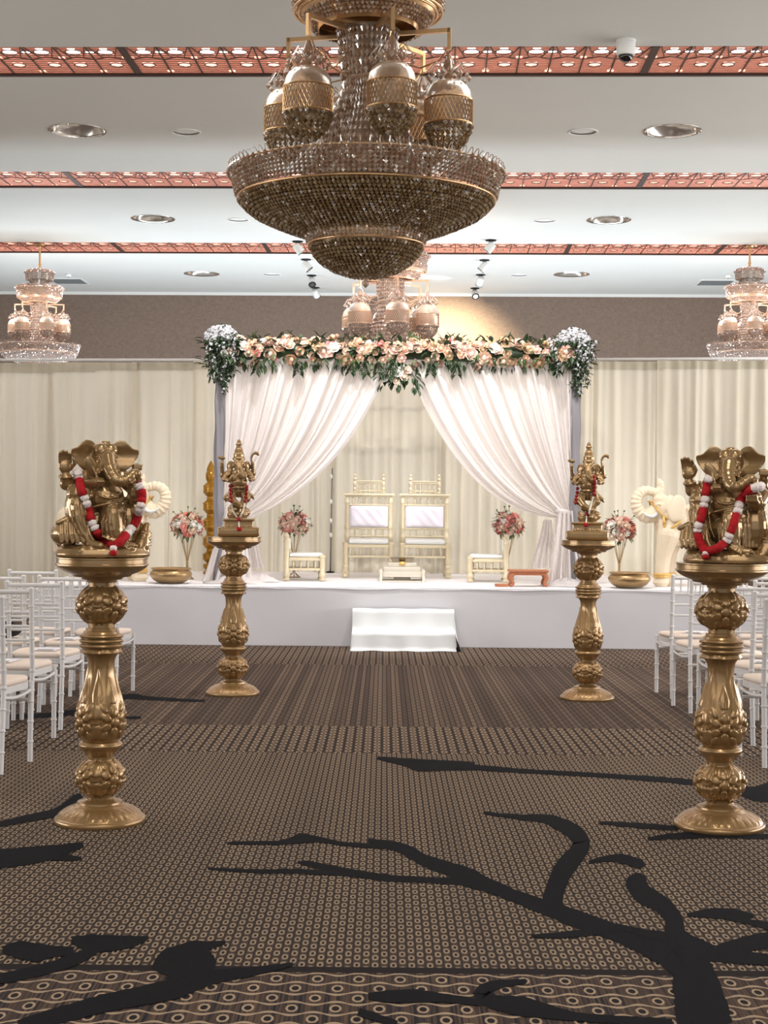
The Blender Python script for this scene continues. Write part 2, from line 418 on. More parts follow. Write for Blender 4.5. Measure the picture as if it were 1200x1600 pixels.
def put(name, me, parent=None, loc=None, rot=None, scale=None):
    o = bpy.data.objects.new(name, me); COL.objects.link(o)
    if parent is not None: o.parent = parent
    if loc is not None: o.location = loc
    if rot is not None: o.rotation_euler = rot
    if scale is not None: o.scale = scale
    return o
def tag(o, label=None, cat=None, group=None, kind=None):
    if label: o['label'] = label
    if cat: o['category'] = cat
    if group: o['group'] = group
    if kind: o['kind'] = kind
    return o
def thing(name, label, cat, loc=(0, 0, 0), rz=0.0, group=None, scale=None):
    o = bpy.data.objects.new(name, None); COL.objects.link(o); o.location = loc; o.rotation_euler = (0, 0, rz)
    o.empty_display_size = 0.1
    if scale: o.scale = (scale,) * 3
    return tag(o, label, cat, group)
def dup(root, loc, rz, label, scale=None):
    r = root.copy(); COL.objects.link(r); r.location = loc; r.rotation_euler = (0, 0, rz); r['label'] = label
    if scale is not None: r.scale = scale
    for ch in list(root.children):
        c = ch.copy(); COL.objects.link(c); c.parent = r
        for g in list(ch.children):
            d = g.copy(); COL.objects.link(d); d.parent = c
    return r
def remesh(mb, voxel, smooth_it=2, mat=None, name='body', factor=0.5):
    """union of closed pieces into one continuous skin"""
    me = mb.mesh('tmp', None); o = bpy.data.objects.new('tmp', me); COL.objects.link(o)
    md = o.modifiers.new('r', 'REMESH'); md.mode = 'VOXEL'; md.voxel_size = voxel; md.use_smooth_shade = True
    if smooth_it:
        sm = o.modifiers.new('s', 'SMOOTH'); sm.factor = factor; sm.iterations = smooth_it
    dg = bpy.context.evaluated_depsgraph_get(); dg.update()
    me2 = bpy.data.meshes.new_from_object(o.evaluated_get(dg)); me2.name = name
    bpy.data.objects.remove(o); bpy.data.meshes.remove(me)
    me2.materials.clear(); me2.materials.append(mat)
    me2.polygons.foreach_set('use_smooth', [True] * len(me2.polygons))
    return me2
def bez(p0, p1, p2, t): return p0 * (1 - t) ** 2 + p1 * 2 * t * (1 - t) + p2 * t * t
def catmull(P, n):
    """resample open polyline of Vectors smoothly"""
    out = []; m = len(P)
    for i in range(m - 1):
        p0 = P[max(i - 1, 0)]; p1 = P[i]; p2 = P[i + 1]; p3 = P[min(i + 2, m - 1)]
        for k in range(n):
            t = k / n
            out.append(0.5 * ((2 * p1) + (p2 - p0) * t + (2 * p0 - 5 * p1 + 4 * p2 - p3) * t * t + (3 * p1 - p0 - 3 * p2 + p3) * t ** 3))
    out.append(P[-1]); return out
RM = Matrix.Rotation(RA, 4, 'Z')
def room(x, y, z): return RM @ Vector((x, y, z))


# ------------------------------------------------------------------ the setting
def setting(name, mb, mat, parent=None, smooth=False, rot=True, angle=None):
    o = mb.build(name, mat, parent, smooth, angle)
    if parent is None:
        o['kind'] = 'structure'
        if rot: o.rotation_euler = (0, 0, RA)
    return o
X0, X1, Y0, Y1 = -10.0, 10.0, -4.0, 26.68
BANDS = [(12.37, 13.16), (17.02, 17.82), (21.62, 22.44)]
floor = setting('floor', MB().add([(-10.6, -4, 0), (10.6, -4, 0), (10.6, 28, 0), (-10.6, 28, 0)], [(0, 1, 2, 3)]), M['carpet'], rot=False)
setting('wall_back', MB().box(X0, X1, Y1, Y1 + 0.2, 0, CEIL + 0.3), M['wallpaper'])
setting('wall_left', MB().box(X0 - 0.2, X0, Y0, Y1, 0, CEIL + 0.3), M['side_wall'])
setting('wall_right', MB().box(X1, X1 + 0.2, Y0, Y1, 0, CEIL + 0.3), M['side_wall'])
setting('trim_back', MB().box(X0, X1, Y1 - 0.03, Y1, CEIL - 0.05, CEIL - 0.001), M['light_white'])

def ceil_pt(px, py):
    p = on_z(px, py, CEIL); return RM.inverted() @ p
BIG = [ceil_pt(*p) for p in ((121, 203.5), (1050, 204.5), (239, 341.5), (951, 343.5), (315, 427.5), (893, 428.5))]
SMALL = [ceil_pt(*p) for p in ((291, 206.5), (911, 206), (372, 343.5), (851, 345), (425, 429), (811, 430))]
def ceiling_slab(ya, yb, holes):
    bm = bmesh.new()
    def loop(pts):
        vs = [bm.verts.new((x, y, CEIL)) for x, y in pts]
        for i in range(len(vs)): bm.edges.new((vs[i], vs[(i + 1) % len(vs)]))
        return vs
    loop([(X0, ya), (X1, ya), (X1, yb), (X0, yb)])
    for (cx, cy, r) in holes: loop([(cx + r * cos(2 * pi * k / 32), cy + r * sin(2 * pi * k / 32)) for k in range(32)])
    bmesh.ops.triangle_fill(bm, use_beauty=True, edges=bm.edges[:])
    mb = MB().bm(bm)
    mb.add([(X0, ya, CEIL + 0.22), (X1, ya, CEIL + 0.22), (X1, yb, CEIL + 0.22), (X0, yb, CEIL + 0.22)], [(0, 1, 2, 3)])
    return setting('ceiling', mb, M['ceiling'])
edges = [Y0] + [v for b in BANDS for v in b] + [Y1]
holes_all = [(p.x, p.y, 0.262) for p in BIG] + [(p.x, p.y, 0.140) for p in SMALL]
for i in range(0, len(edges), 2):
    ceiling_slab(edges[i], edges[i + 1], [h for h in holes_all if edges[i] < h[1] < edges[i + 1]])

# copper fretwork bands: a lit trough, slatted panels with round openings, dark joints
PANEL = 2.16
def fret_panel(wid, dep):
    """slats cut away around the round openings, with rings and thin dark cross lines"""
    sl = MB(); dk = MB(); rows = 14; per = wid / 4
    circ = []
    for k in range(8):
        cx = per * (0.5 * k + 0.25)
        circ.append((cx, dep * 0.20, 0.062)); circ.append((cx + (0.02 if k % 2 else -0.02), dep * 0.66, 0.050))
    for k in range(5): circ.append((per * k, dep * 0.40, 0.026)); 
    for k in range(4): circ.append((per * (k + 0.5), dep * 0.20, 0.040)); circ.append((per * (k + 0.5), dep * 0.88, 0.028))
    for r in range(rows):
        y0 = dep * r / rows + 0.005; y1 = dep * (r + 1) / rows - 0.005; ym = (y0 + y1) / 2
        cuts = []
        for cx, cy, cr in circ:
            if abs(ym - cy) < cr + 0.02: 
                h = cr * sqrt(max(0.15, 1 - (max(0, abs(ym - cy) - 0.02) / cr) ** 2)); cuts.append((cx - h, cx + h))
        x = 0.0
        for a, b in sorted(cuts) + [(wid, wid)]:
            a = max(a, 0); 
            if a - x > 0.012: sl.box(x, min(a, wid), y0, y1, 0.0, 0.012)
            x = max(x, b)
    for cx, cy, cr in circ:
        if 0.02 < cx < wid - 0.02 and cr > 0.03: dk.torus((cx, cy, 0.0), cr + 0.004, 0.006, 14, 5)
    for k in range(8):
        x = per * 0.5 * k
        if k: dk.box(x - 0.006, x + 0.006, 0, dep, -0.006, 0.008)
        dk.rod((x + 0.02, dep * 0.02, -0.002), (x + per * 0.16, dep * 0.40, -0.002), 0.005, None, 5)
        dk.rod((x + per * 0.48, dep * 0.02, -0.002), (x + per * 0.34, dep * 0.40, -0.002), 0.005, None, 5)
        dk.rod((x + 0.01, dep * 0.45, -0.002), (x + per * 0.25, dep * 0.36, -0.002), 0.005, None, 5)
        dk.rod((x + per * 0.25, dep * 0.36, -0.002), (x + per * 0.49, dep * 0.45, -0.002), 0.005, None, 5)
    return sl, dk
JOINT0 = [-0.46, 0.10, -0.36]
for bi, (ya, yb) in enumerate(BANDS):
    dep = yb - ya
    tr = MB().box(X0, X1, ya - 0.02, ya, CEIL + 0.001, CEIL + 0.20).box(X0, X1, yb, yb + 0.02, CEIL + 0.001, CEIL + 0.20)
    t = setting('trim_%d' % (bi + 1), tr, M['trough'])
    MB().box(X0, X1, ya - 0.02, yb + 0.02, CEIL + 0.165, CEIL + 0.20).build('trough_diffuser', M['trough_light'], t)
    sl, dk = fret_panel(PANEL - 0.05, dep)
    me_s = sl.mesh('fretwork_panel', M['copper']); me_d = dk.mesh('fretwork_tracery', M['copper_dark'])
    for k in range(-3, 3):
        x = JOINT0[bi] + PANEL * k
        p = put('fretwork_panel', me_s, t, (x + 0.025, ya, CEIL + 0.004))
        put('fretwork_tracery', me_d, p)['kind'] = 'stuff'
    jb = MB().box(-0.032, 0.032, 0, dep, -0.004, 0.03).mesh('panel_joint', M['copper_dark'])
    for k in range(-3, 4):
        put('panel_joint', jb, t, (JOINT0[bi] + PANEL * k, ya, CEIL))
    MB().box(X0, X1, yb - 0.012, yb + 0.03, CEIL - 0.014, CEIL + 0.01).build('edge_lip', M['copper_dark'], t)

# black branches woven into the carpet, with a thin dark stroke by the chairs (flat print: thin inlaid pile)
def stroke(pts):
    L = []; Rr = []
    P = [Vector((p[0], p[1])) for p in pts]; W = [p[2] for p in pts]
    n = len(P); fine = []; wf = []
    for i in range(n - 1):
        m = max(2, int((P[i + 1] - P[i]).length / 7))
        p0 = P[max(i - 1, 0)]; p1 = P[i]; p2 = P[i + 1]; p3 = P[min(i + 2, n - 1)]
        for k in range(m):
            t = k / m
            fine.append(0.5 * ((2 * p1) + (p2 - p0) * t + (2 * p0 - 5 * p1 + 4 * p2 - p3) * t * t + (3 * p1 - p0 - 3 * p2 + p3) * t ** 3))
            wf.append(W[i] * (1 - t) + W[i + 1] * t)
    fine.append(P[-1]); wf.append(W[-1])
    for i, p in enumerate(fine):
        d = (fine[min(i + 1, len(fine) - 1)] - fine[max(i - 1, 0)])
        d = d.normalized() if d.length > 0 else Vector((1, 0))
        nn = Vector((-d.y, d.x)); a = wf[i] * random.uniform(0.96, 1.04) + random.uniform(0, 1.0); b = wf[i] * random.uniform(0.96, 1.04) + random.uniform(0, 1.0)
        L.append(p + nn * a); Rr.append(p - nn * b)
    return L, Rr
STROKES = [
 [(1102,1606,44),(1090,1550,38),(1076,1510,30),(1042,1490,20),(970,1460,13),(900,1435,13),(850,1417,11),(800,1398,9),(755,1380,11),(735,1372,15),(705,1358,10),(665,1345,9),(630,1326,8),(600,1319,6),(575,1313,2)],
 [(862,1425,17),(866,1395,15),(880,1360,15),(900,1335,14),(909,1316,13),(897,1300,12),(872,1286,10),(850,1279,6),(815,1277,4),(755,1270,1.5)],
 [(735,1378,6),(670,1375,4),(600,1371,5),(525,1359,6),(485,1350,4),(465,1347,1)],
 [(600,1370,3),(480,1362,3.5),(400,1361,3),(325,1357,1)],
 [(355,1317,1.5),(440,1316,3),(470,1310,8),(500,1312,4),(540,1319,2.5),(600,1322,4)],
 [(590,1184,2),(630,1192,4),(655,1197,8),(700,1197,7),(740,1199,4),(825,1205,3),(950,1212,3),(1080,1222,4),(1150,1232,6),(1180,1240,11),(1215,1236,18)],
 [(598,1184,1.5),(660,1189,2.5),(742,1193,2)],
 [(936,1285,1.5),(1000,1290,4),(1060,1294,3)], [(1012,1310,1.5),(1060,1306,5),(1100,1305,4),(1205,1307,3)],
 [(920,1347,2),(945,1342,4),(970,1341,7),(1000,1350,7),(1006,1354,3)],
 [(988,1366,7),(993,1376,17),(1002,1394,15),(1033,1413,13),(1052,1435,13),(1058,1465,17),(1090,1482,15),(1130,1492,11),(1205,1500,8)],
 [(960,1446,3),(1010,1458,5),(1055,1470,10),(1085,1500,20)], [(1205,1468,12),(1165,1475,12),(1120,1488,10)],
 [(1073,1429,1.5),(1115,1427,8),(1150,1429,8),(1178,1431,2)], [(1140,1434,3),(1175,1441,4),(1205,1448,6)],
 [(830,1462,2),(870,1461,4),(920,1456,6),(960,1446,6)],
 [(822,1533,3),(790,1536,5),(765,1542,8),(752,1552,12),(772,1565,11),(815,1572,15),(860,1581,10),(900,1588,6),(950,1592,6),(1050,1598,6)],
 [(575,1556,4),(600,1557,9),(650,1556,10),(700,1560,6),(760,1567,5)], [(560,1580,6),(620,1600,5)],
 [(30,1606,12),(125,1577,13),(200,1560,14),(270,1545,16),(330,1527,11),(400,1517,6),(458,1506,2)],
 [(240,1512,4),(262,1505,22),(292,1503,30),(322,1505,22),(336,1508,6)], [(285,1500,12),(300,1483,13),(325,1477,6),(352,1472,2)], [(270,1520,14),(285,1545,18)],
 [(-6,1530,8),(50,1519,8),(100,1505,9),(135,1490,8),(150,1480,8)], [(4,1484,4),(30,1484,14),(60,1488,14),(85,1486,8),(115,1486,6)],
 [(112,1468,4),(140,1474,14),(175,1473,12),(205,1471,9),(232,1465,2)],
 [(-6,1342,15),(50,1336,13),(90,1330,10),(130,1319,3)], [(80,1338,6),(110,1340,4),(127,1341,2)],
 [(-6,1289,4),(50,1277,5),(90,1268,6),(118,1250,8),(128,1244,5)], [(186,1089,2.5),(210,1088,4),(235,1091,2.5),(320,1095,1.2)], [(150,1121,1),(220,1121,1.5)], [(-4,1120,3),(60,1118,3),(130,1112,4)]]  # includes a thin dark line beside the far left chairs
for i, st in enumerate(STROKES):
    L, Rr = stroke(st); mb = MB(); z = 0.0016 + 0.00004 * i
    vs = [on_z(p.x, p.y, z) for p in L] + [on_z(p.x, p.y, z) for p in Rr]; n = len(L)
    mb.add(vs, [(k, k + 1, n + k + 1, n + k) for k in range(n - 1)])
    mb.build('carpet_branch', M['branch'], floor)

# ------------------------------------------------------------------ ceiling fittings
def rp(p, z=CEIL): q = RM @ Vector((p.x, p.y, 0)); return (q.x, q.y, z)
def big_downlight(p, label):
    t = thing('ceiling_downlight', label, 'downlight', rp(p), 0, 'large recessed downlights')
    MB().lathe([(0.250, 0.006), (0.262, -0.004), (0.285, -0.006), (0.287, 0.0), (0.262, 0.004)], 40, cap=False).build('trim_ring', M['chrome'], t, True)
    MB().lathe([(0.252, 0.004), (0.235, 0.05), (0.19, 0.10), (0.12, 0.125), (0.10, 0.125)], 40, cap=False).build('reflector', M['reflector'], t, True)
    MB().lathe([(0.10, 0.125), (0.095, 0.10), (0.085, 0.094), (0.0, 0.092)], 28, cap=False).build('lens', M['light_white'], t, True)
def small_downlight(p, label):
    t = thing('ceiling_speaker', label, 'speaker', rp(p), 0, 'small flush discs in the ceiling')
    MB().lathe([(0.128, 0.002), (0.140, -0.008), (0.148, -0.006), (0.149, 0.0)], 36, cap=False).build('trim_ring', M['light_white'], t, True)
    MB().lathe([(0.130, 0.012), (0.0, 0.010)], 36, cap=False).build('grille', M['light_white'], t, True)
rows3 = ['between the first and second copper bands', 'between the second and third copper bands', 'beyond the third copper band']
for i, p in enumerate(BIG): big_downlight(p, 'large chrome rimmed downlight %s, %s of the big chandelier' % (rows3[i // 2], 'left' if i % 2 == 0 else 'right'))
for i, p in enumerate(SMALL): small_downlight(p, 'small white ceiling disc %s, %s of chandelier' % (rows3[i // 2], 'left' if i % 2 == 0 else 'right'))

p = on_z(978, 63, CEIL)
t = thing('dome_camera', 'small white ceiling dome camera with black glass bubble in front of the nearest copper band', 'camera', p)
MB().lathe([(0.078, 0.0), (0.078, -0.02), (0.074, -0.022), (0.076, -0.10), (0.070, -0.118), (0.060, -0.122)], 32).build('housing', M['light_white'], t, False, 40)
MB().lathe([(0.060, -0.118), (0.056, -0.14), (0.044, -0.160), (0.022, -0.172), (0.001, -0.175)], 28).build('bubble', M['dark_lens'], t, True)

for (px, py, side) in ((107, 439, 'left'), (1117, 441.5, 'right')):
    c = on_z(px, py, CEIL)
    t = thing('air_vent', 'grey rectangular air vent in the ceiling beside the %s small chandelier' % side, 'vent', c, RA)
    MB().box(-0.29, 0.29, -0.32, -0.28, -0.012, 0.0).box(-0.29, 0.29, 0.28, 0.32, -0.012, 0.0).box(-0.29, -0.26, -0.28, 0.28, -0.012, 0).box(0.26, 0.29, -0.28, 0.28, -0.012, 0).build('vent_frame', M['light_white'], t)
    MB().box(-0.26, 0.26, -0.28, 0.28, -0.004, 0).build('backing', M['vent'], t)
    sm = MB().box(-0.26, 0.26, -0.012, 0.012, -0.010, -0.003).mesh('slat', M['vent'])
    for k in range(9): put('slat', sm, t, (0, -0.24 + 0.06 * k, 0), (0.5, 0, 0))
for (px, py, side) in ((107, 428, 'left'), (1138, 429.5, 'right')):
    c = on_z(px, py, CEIL)
    t = thing('smoke_detector', 'tiny white smoke detector in front of the %s ceiling vent' % side, 'detector', c)
    MB().lathe([(0.055, 0), (0.055, -0.02), (0.04, -0.045), (0.025, -0.05)], 20).build('detector_body', M['light_white'], t, True)
    MB().lathe([(0.022, -0.049), (0.018, -0.056)], 14).build('sensor', M['vent'], t, True)

SPOTS = [(465, 377, 'left', 0.62, 0.15), (478, 405, 'left', 0.62, 0.0), (487, 430, 'left', 0.15, -0.6), (492.5, 449, 'left', 0.45, 0.9),
         (767, 375, 'right', -0.62, 0.1), (757, 406, 'right', -0.62, 0.1), (751, 429, 'right', -0.25, 0.8), (742, 450, 'right', 0.12, -0.8)]
ordn = ['first', 'second', 'third', 'fourth']
for i, (px, py, side, ax, ay) in enumerate(SPOTS):
    c = on_z(px, py, CEIL); row = i % 4
    t = thing('track_spotlight', 'small white ceiling spotlight, %s from the camera in the row %s of the big chandelier' % (ordn[row], side), 'spotlight', c, 0, 'ceiling spotlights above the arch')
    MB().lathe([(0.075, 0.0), (0.075, -0.012), (0.03, -0.022), (0.018, -0.03), (0.018, -0.05)], 20).build('mount_plate', M['black'], t, False, 40)
    d = Vector((ax, ay, -0.75)).normalized()
    b = Vector((0, 0, -0.09)) - d * 0.06
    MB().turn(b, b + d * 0.15, [(0, 0.03), (0.05, 0.05), (0.3, 0.058), (1.0, 0.06), (1.0, 0.052)], 20).build('lamp_head', M['light_white'], t, False, 40)
    MB().turn(b + d * 0.146, b + d * 0.153, [(0, 0.062), (1, 0.062)], 20).build('front_ring', M['black'], t, False, 40)
    MB().turn(b + d * 0.150, b + d * 0.156, [(0, 0.04), (1, 0.038)], 16).build('lens', M['lens_on'] if i == 7 else M['chrome'], t, False, 40)
# the spotlight nearest the wall throws a warm pool on it, and a little on the ceiling
c = on_z(700, 433, CEIL)
lamp('wall_spot', 'SPOT', (c.x, c.y - 0.2, CEIL - 0.28), (0.95, 26.4, 3.75), 1900, (1.0, 0.84, 0.56), spot_size=R(84), spot_blend=0.95, shadow_soft_size=0.05)
lamp('wall_spot_spill', 'SPOT', (c.x - 0.1, c.y, CEIL - 0.14), (c.x - 0.2, c.y + 0.1, CEIL), 2.2, (1.0, 0.97, 0.92), spot_size=R(165), spot_blend=0.6, shadow_soft_size=0.05)


# ------------------------------------------------------------------ crystal chandeliers
def along(prof, step):
    out = []; carry = 0.0
    for (r0, z0), (r1, z1) in zip(prof, prof[1:]):
        L = sqrt((r1 - r0) ** 2 + (z1 - z0) ** 2); t = carry
        while t < L:
            k = t / L; out.append((r0 + (r1 - r0) * k, z0 + (z1 - z0) * k)); t += step
        carry = t - L
    return out
def bead_rows(prof, step, br, pitch, squash=1.0, jitter=0.15):
    mb = MB()
    for i, (r, z) in enumerate(along(prof, step)):
        n = max(6, int(2 * pi * r / pitch)); ph = (i % 2) * pi / n
        for k in range(n):
            a = 2 * pi * k / n + ph; q = br * random.uniform(1 - jitter, 1 + jitter)
            mb.bead((r * cos(a), r * sin(a), z), q, q * squash, random.random())
    return mb
def strand_band(r0, r1, z0, z1, n, rows, br, squash=1.0):
    mb = MB()
    for k in range(n):
        a = 2 * pi * k / n
        for j in range(rows):
            t = (j + 0.5) / rows; r = r0 + (r1 - r0) * t
            mb.bead((r * cos(a), r * sin(a), z0 + (z1 - z0) * t), br, br * squash, random.random())
    return mb
CH = {}
def ch_meshes():
    C = CH
    bowl = [(0.775, -0.25), (0.752, -0.275), (0.70, -0.318), (0.61, -0.36), (0.50, -0.405), (0.40, -0.435), (0.365, -0.45)]
    lower = [(0.342, -0.525), (0.325, -0.56), (0.275, -0.615), (0.20, -0.66), (0.11, -0.69), (0.03, -0.70)]
    _a = strand_band(0.825, 0.79, -0.085, -0.225, 168, 6, 0.0142, 1.0); _b = strand_band(0.795, 0.765, -0.085, -0.22, 150, 6, 0.0140, 1.0); _a.add(_b.v, _b.f)
    C['rim_strands'] = _a.mesh('rim_strands', M['crystal'])
    C['bowl_beads'] = bead_rows(bowl, 0.027, 0.0150, 0.0275).mesh('bowl_beads', M['crystal_dark'])
    C['bowl_lining'] = MB().lathe([(r - 0.022, z + 0.015) for r, z in bowl], 48, cap=False).mesh('bowl_lining', M['lining'], True)
    g = MB().torus((0, 0, -0.237), 0.786, 0.008, 72, 8).torus((0, 0, -0.076), 0.828, 0.007, 72, 8)
    g.torus((0, 0, -0.505), 0.352, 0.008, 48, 8).torus((0, 0, -0.44), 0.372, 0.006, 48, 6)
    for r, z in along(bowl, 0.054)[1:]: g.torus((0, 0, z + 0.013), r - 0.005, 0.004, 48, 5)
    for r, z in along(lower, 0.054)[1:]: g.torus((0, 0, z + 0.013), max(0.02, r - 0.005), 0.004, 32, 5)
    C['gold_rings'] = g.mesh('gold_rings', M['crystal_gold'], True)
    C['lower_strands'] = strand_band(0.368, 0.356, -0.45, -0.50, 80, 3, 0.0125).mesh('lower_strands', M['crystal'])
    C['lower_beads'] = bead_rows(lower, 0.025, 0.0145, 0.0265).mesh('lower_beads', M['crystal_dark'])
    C['lower_lining'] = MB().lathe([(max(0.004, r - 0.020), z + 0.014) for r, z in lower], 36, cap=False).mesh('lower_lining', M['lining'], True)
    C['finial'] = MB().lathe([(0.004, -0.765), (0.022, -0.745), (0.024, -0.732), (0.010, -0.718), (0.020, -0.705), (0.004, -0.695)], 14).mesh('finial', M['crystal'], True)
    lp = MB()
    for k in range(96):
        a = 2 * pi * k / 96; e = Vector((cos(a), sin(a), 0)); tg = Vector((-sin(a), cos(a), 0))
        pts = [e * (0.80 + 0.035 * (1 - cos(pi * j / 5)) / 2 + 0.02 * sin(pi * j / 5)) + Vector((0, 0, -0.076 + 0.045 * sin(pi * j / 5))) for j in range(6)]
        lp.tube(pts, 0.0028, 4)
        lp.bead(tuple(e * 0.842 + Vector((0, 0, -0.084))), 0.016, 0.022, a)
    C['rim_loops'] = lp.mesh('rim_loops', M['crystal'])
    # centre column and flaring cone of long crystals
    cone = MB()
    for (r0, z0, r1, z1, n, rows) in ((0.185, 0.80, 0.165, 0.60, 40, 4), (0.165, 0.61, 0.15, 0.50, 36, 2), (0.150, 0.485, 0.40, -0.10, 60, 11)):
        for k in range(n):
            a = 2 * pi * k / n
            for j in range(rows):
                t = (j + 0.5) / rows; tt = t ** 1.35 if z1 < 0.1 else t
                r = r0 + (r1 - r0) * tt; cone.bead((r * cos(a), r * sin(a), z0 + (z1 - z0) * t), 0.012 + 0.005 * t, abs(z0 - z1) / rows * 0.52, a)
    C['crystal_cone'] = cone.mesh('crystal_cone', M['crystal'])
    C['column_core'] = MB().lathe([(0.33, -0.1), (0.24, 0.05), (0.16, 0.2), (0.11, 0.35), (0.10, 0.49), (0.135, 0.50), (0.135, 0.52), (0.11, 0.53), (0.12, 0.6), (0.13, 0.62), (0.12, 0.64), (0.13, 0.78), (0.2, 0.80)], 28).mesh('column_core', M['globe_glass'], True)
    arm = MB()
    h = Vector((0.12, 0, 0.79)); e = Vector((0.50, 0, 0.745))
    arm.box(0.10, 0.51, -0.012, 0.012, 0.765, 0.79).box(0.495, 0.517, -0.012, 0.012, 0.66, 0.79)
    arm.tube([(0.50, 0, 0.68), (0.45, 0, 0.60), (0.33, 0, 0.56), (0.20, 0, 0.60), (0.14, 0, 0.70)], 0.006, 6)
    arm.tube([(0.13, 0, 0.52), (0.24, 0, 0.50), (0.36, 0, 0.53), (0.42, 0, 0.60)], 0.005, 6)
    C['arm'] = arm.mesh('arm', M['crystal_gold'])
    C['arm_tie'] = None
    C['globe'] = MB().lathe([(0.050, 0.505), (0.085, 0.493), (0.115, 0.468), (0.134, 0.435), (0.142, 0.40), (0.144, 0.38), (0.144, 0.235), (0.138, 0.225), (0.05, 0.215)], 28).mesh('globe', M['globe_glass'], True)
    lat = MB().torus((0, 0, 0.382), 0.146, 0.006, 32, 6).torus((0, 0, 0.234), 0.146, 0.006, 32, 6)
    for k in range(36):
        for sgn in (1, -1):
            a0 = 2 * pi * k / 36
            lat.tube([(0.146 * cos(a0 + sgn * t * 0.075), 0.146 * sin(a0 + sgn * t * 0.075), 0.234 + 0.148 * t / 6) for t in range(7)], 0.0028, 4)
    C['lattice_band'] = lat.mesh('lattice_band', M['crystal_gold'])
    dr = bead_rows([(0.140, 0.222), (0.130, 0.18), (0.105, 0.135), (0.065, 0.095), (0.02, 0.07)], 0.028, 0.016, 0.034)
    dr.bead((0, 0, 0.045), 0.02, 0.026)
    C['crystal_drops'] = dr.mesh('crystal_drops', M['crystal_dark'])
    cr = MB()
    for k in range(10):
        a = 2 * pi * k / 10
        cr.bead((0.07 * cos(a), 0.07 * sin(a), 0.545), 0.020, 0.026, a); cr.bead((0.125 * cos(a + .3), 0.125 * sin(a + .3), 0.52), 0.017, 0.021, a)
        cr.tube([(0.03 * cos(a), 0.03 * sin(a), 0.57), (0.08 * cos(a), 0.08 * sin(a), 0.61), (0.125 * cos(a), 0.125 * sin(a), 0.545)], 0.004, 4)
    cr.lathe([(0.03, 0.50), (0.022, 0.56), (0.035, 0.60), (0.012, 0.66)], 10)
    C['globe_crown'] = cr.mesh('globe_crown', M['crystal'])
    t2 = [(0.34, 0.82), (0.385, 0.87), (0.40, 0.89)]
    mb = bead_rows(t2, 0.026, 0.014, 0.028); m2 = strand_band(0.455, 0.475, 0.92, 1.10, 96, 7, 0.0135)
    mb.add(m2.v, m2.f); m3 = bead_rows([(0.50, 1.11), (0.47, 1.14), (0.36, 1.165), (0.24, 1.17)], 0.03, 0.018, 0.036); mb.add(m3.v, m3.f)
    C['second_tier'] = mb.mesh('second_tier', M['crystal'])
    C['second_tier_rings'] = MB().torus((0, 0, 0.905), 0.425, 0.008, 56, 6).torus((0, 0, 0.915), 0.455, 0.008, 56, 6).torus((0, 0, 1.105), 0.485, 0.007, 56, 6).lathe([(0.30, 0.80), (0.34, 0.86), (0.43, 0.91), (0.455, 1.10), (0.2, 1.15)], 40, cap=False).mesh('second_tier_rings', M['crystal_gold'], True)
    mb = strand_band(0.20, 0.20, 1.17, 1.27, 48, 3, 0.012, 1.4); m2 = strand_band(0.275, 0.285, 1.27, 1.42, 56, 6, 0.0135); mb.add(m2.v, m2.f)
    m3 = bead_rows([(0.31, 1.43), (0.28, 1.465), (0.20, 1.49), (0.10, 1.51)], 0.03, 0.017, 0.036); mb.add(m3.v, m3.f)
    mb.lathe([(0.17, 1.15), (0.18, 1.27), (0.25, 1.28), (0.265, 1.42), (0.15, 1.47), (0.04, 1.50)], 28)
    C['top_tier'] = mb.mesh('top_tier', M['crystal'])
ch_meshes()
STUFFY = {'rim_strands', 'bowl_beads', 'lower_strands', 'lower_beads', 'rim_loops', 'crystal_cone', 'second_tier', 'top_tier'}
def chandelier(label, loc, sc=1.0, rot=0.0, lit=0.0):
    t = thing('crystal_chandelier', label, 'chandelier', loc, rot, None, sc)
    for nm in ('rim_strands', 'bowl_beads', 'bowl_lining', 'gold_rings', 'lower_strands', 'lower_beads', 'lower_lining', 'finial', 'rim_loops',
               'crystal_cone', 'column_core', 'second_tier', 'second_tier_rings', 'top_tier'):
        o = put(nm, CH[nm], t)
        if nm in STUFFY: o['kind'] = 'stuff'
    for k in range(6):
        a = R(60 * k) + rot * 0
        put('arm', CH['arm'], t, None, (0, 0, a))
        g = put('globe', CH['globe'], t, (0.505 * cos(a), 0.505 * sin(a), -0.03), (0, 0, a))
        put('lattice_band', CH['lattice_band'], g); put('crystal_drops', CH['crystal_drops'], g)['kind'] = 'stuff'
        put('globe_crown', CH['globe_crown'], g)
    if lit:                                 # the bulbs among the crystal are on
        for k in range(6):
            a = R(60 * k + 30) + rot
            lamp('chandelier_bulb', 'POINT', (loc[0] + 0.66 * sc * cos(a), loc[1] + 0.66 * sc * sin(a), loc[2] + 0.62 * sc), (loc[0], loc[1], 0), lit, (1.0, 0.86, 0.76), shadow_soft_size=0.03)
    if lit:                                 # glow painted in: paler lit copies of the big one's crystal, glass and gold
        swap = {M['crystal']: M['crystal_lit'], M['crystal_dark']: M['crystal_lit'], M['crystal_gold']: M['gold_lit'], M['globe_glass']: M['glass_lit'], M['lining']: M['gold_lit']}
        for o in [c for c in t.children] + [g for c in t.children for g in c.children]:
            sl = o.material_slots[0]; m0 = sl.material
            if m0 in swap: sl.link = 'OBJECT'; sl.material = swap[m0]
    top = (CEIL - loc[2]) / sc
    if top > 1.5:
        MB().lathe([(0.05, 1.49), (0.03, 1.53), (0.022, 1.56), (0.035, 1.60), (0.02, 1.64), (0.02, top - 0.10), (0.03, top - 0.05), (0.10, top - 0.03), (0.11, top - 0.001)], 16).build('stem', M['crystal_gold'], t, False, 40)
    return t
bp = at(568, 790.5, 9.4)
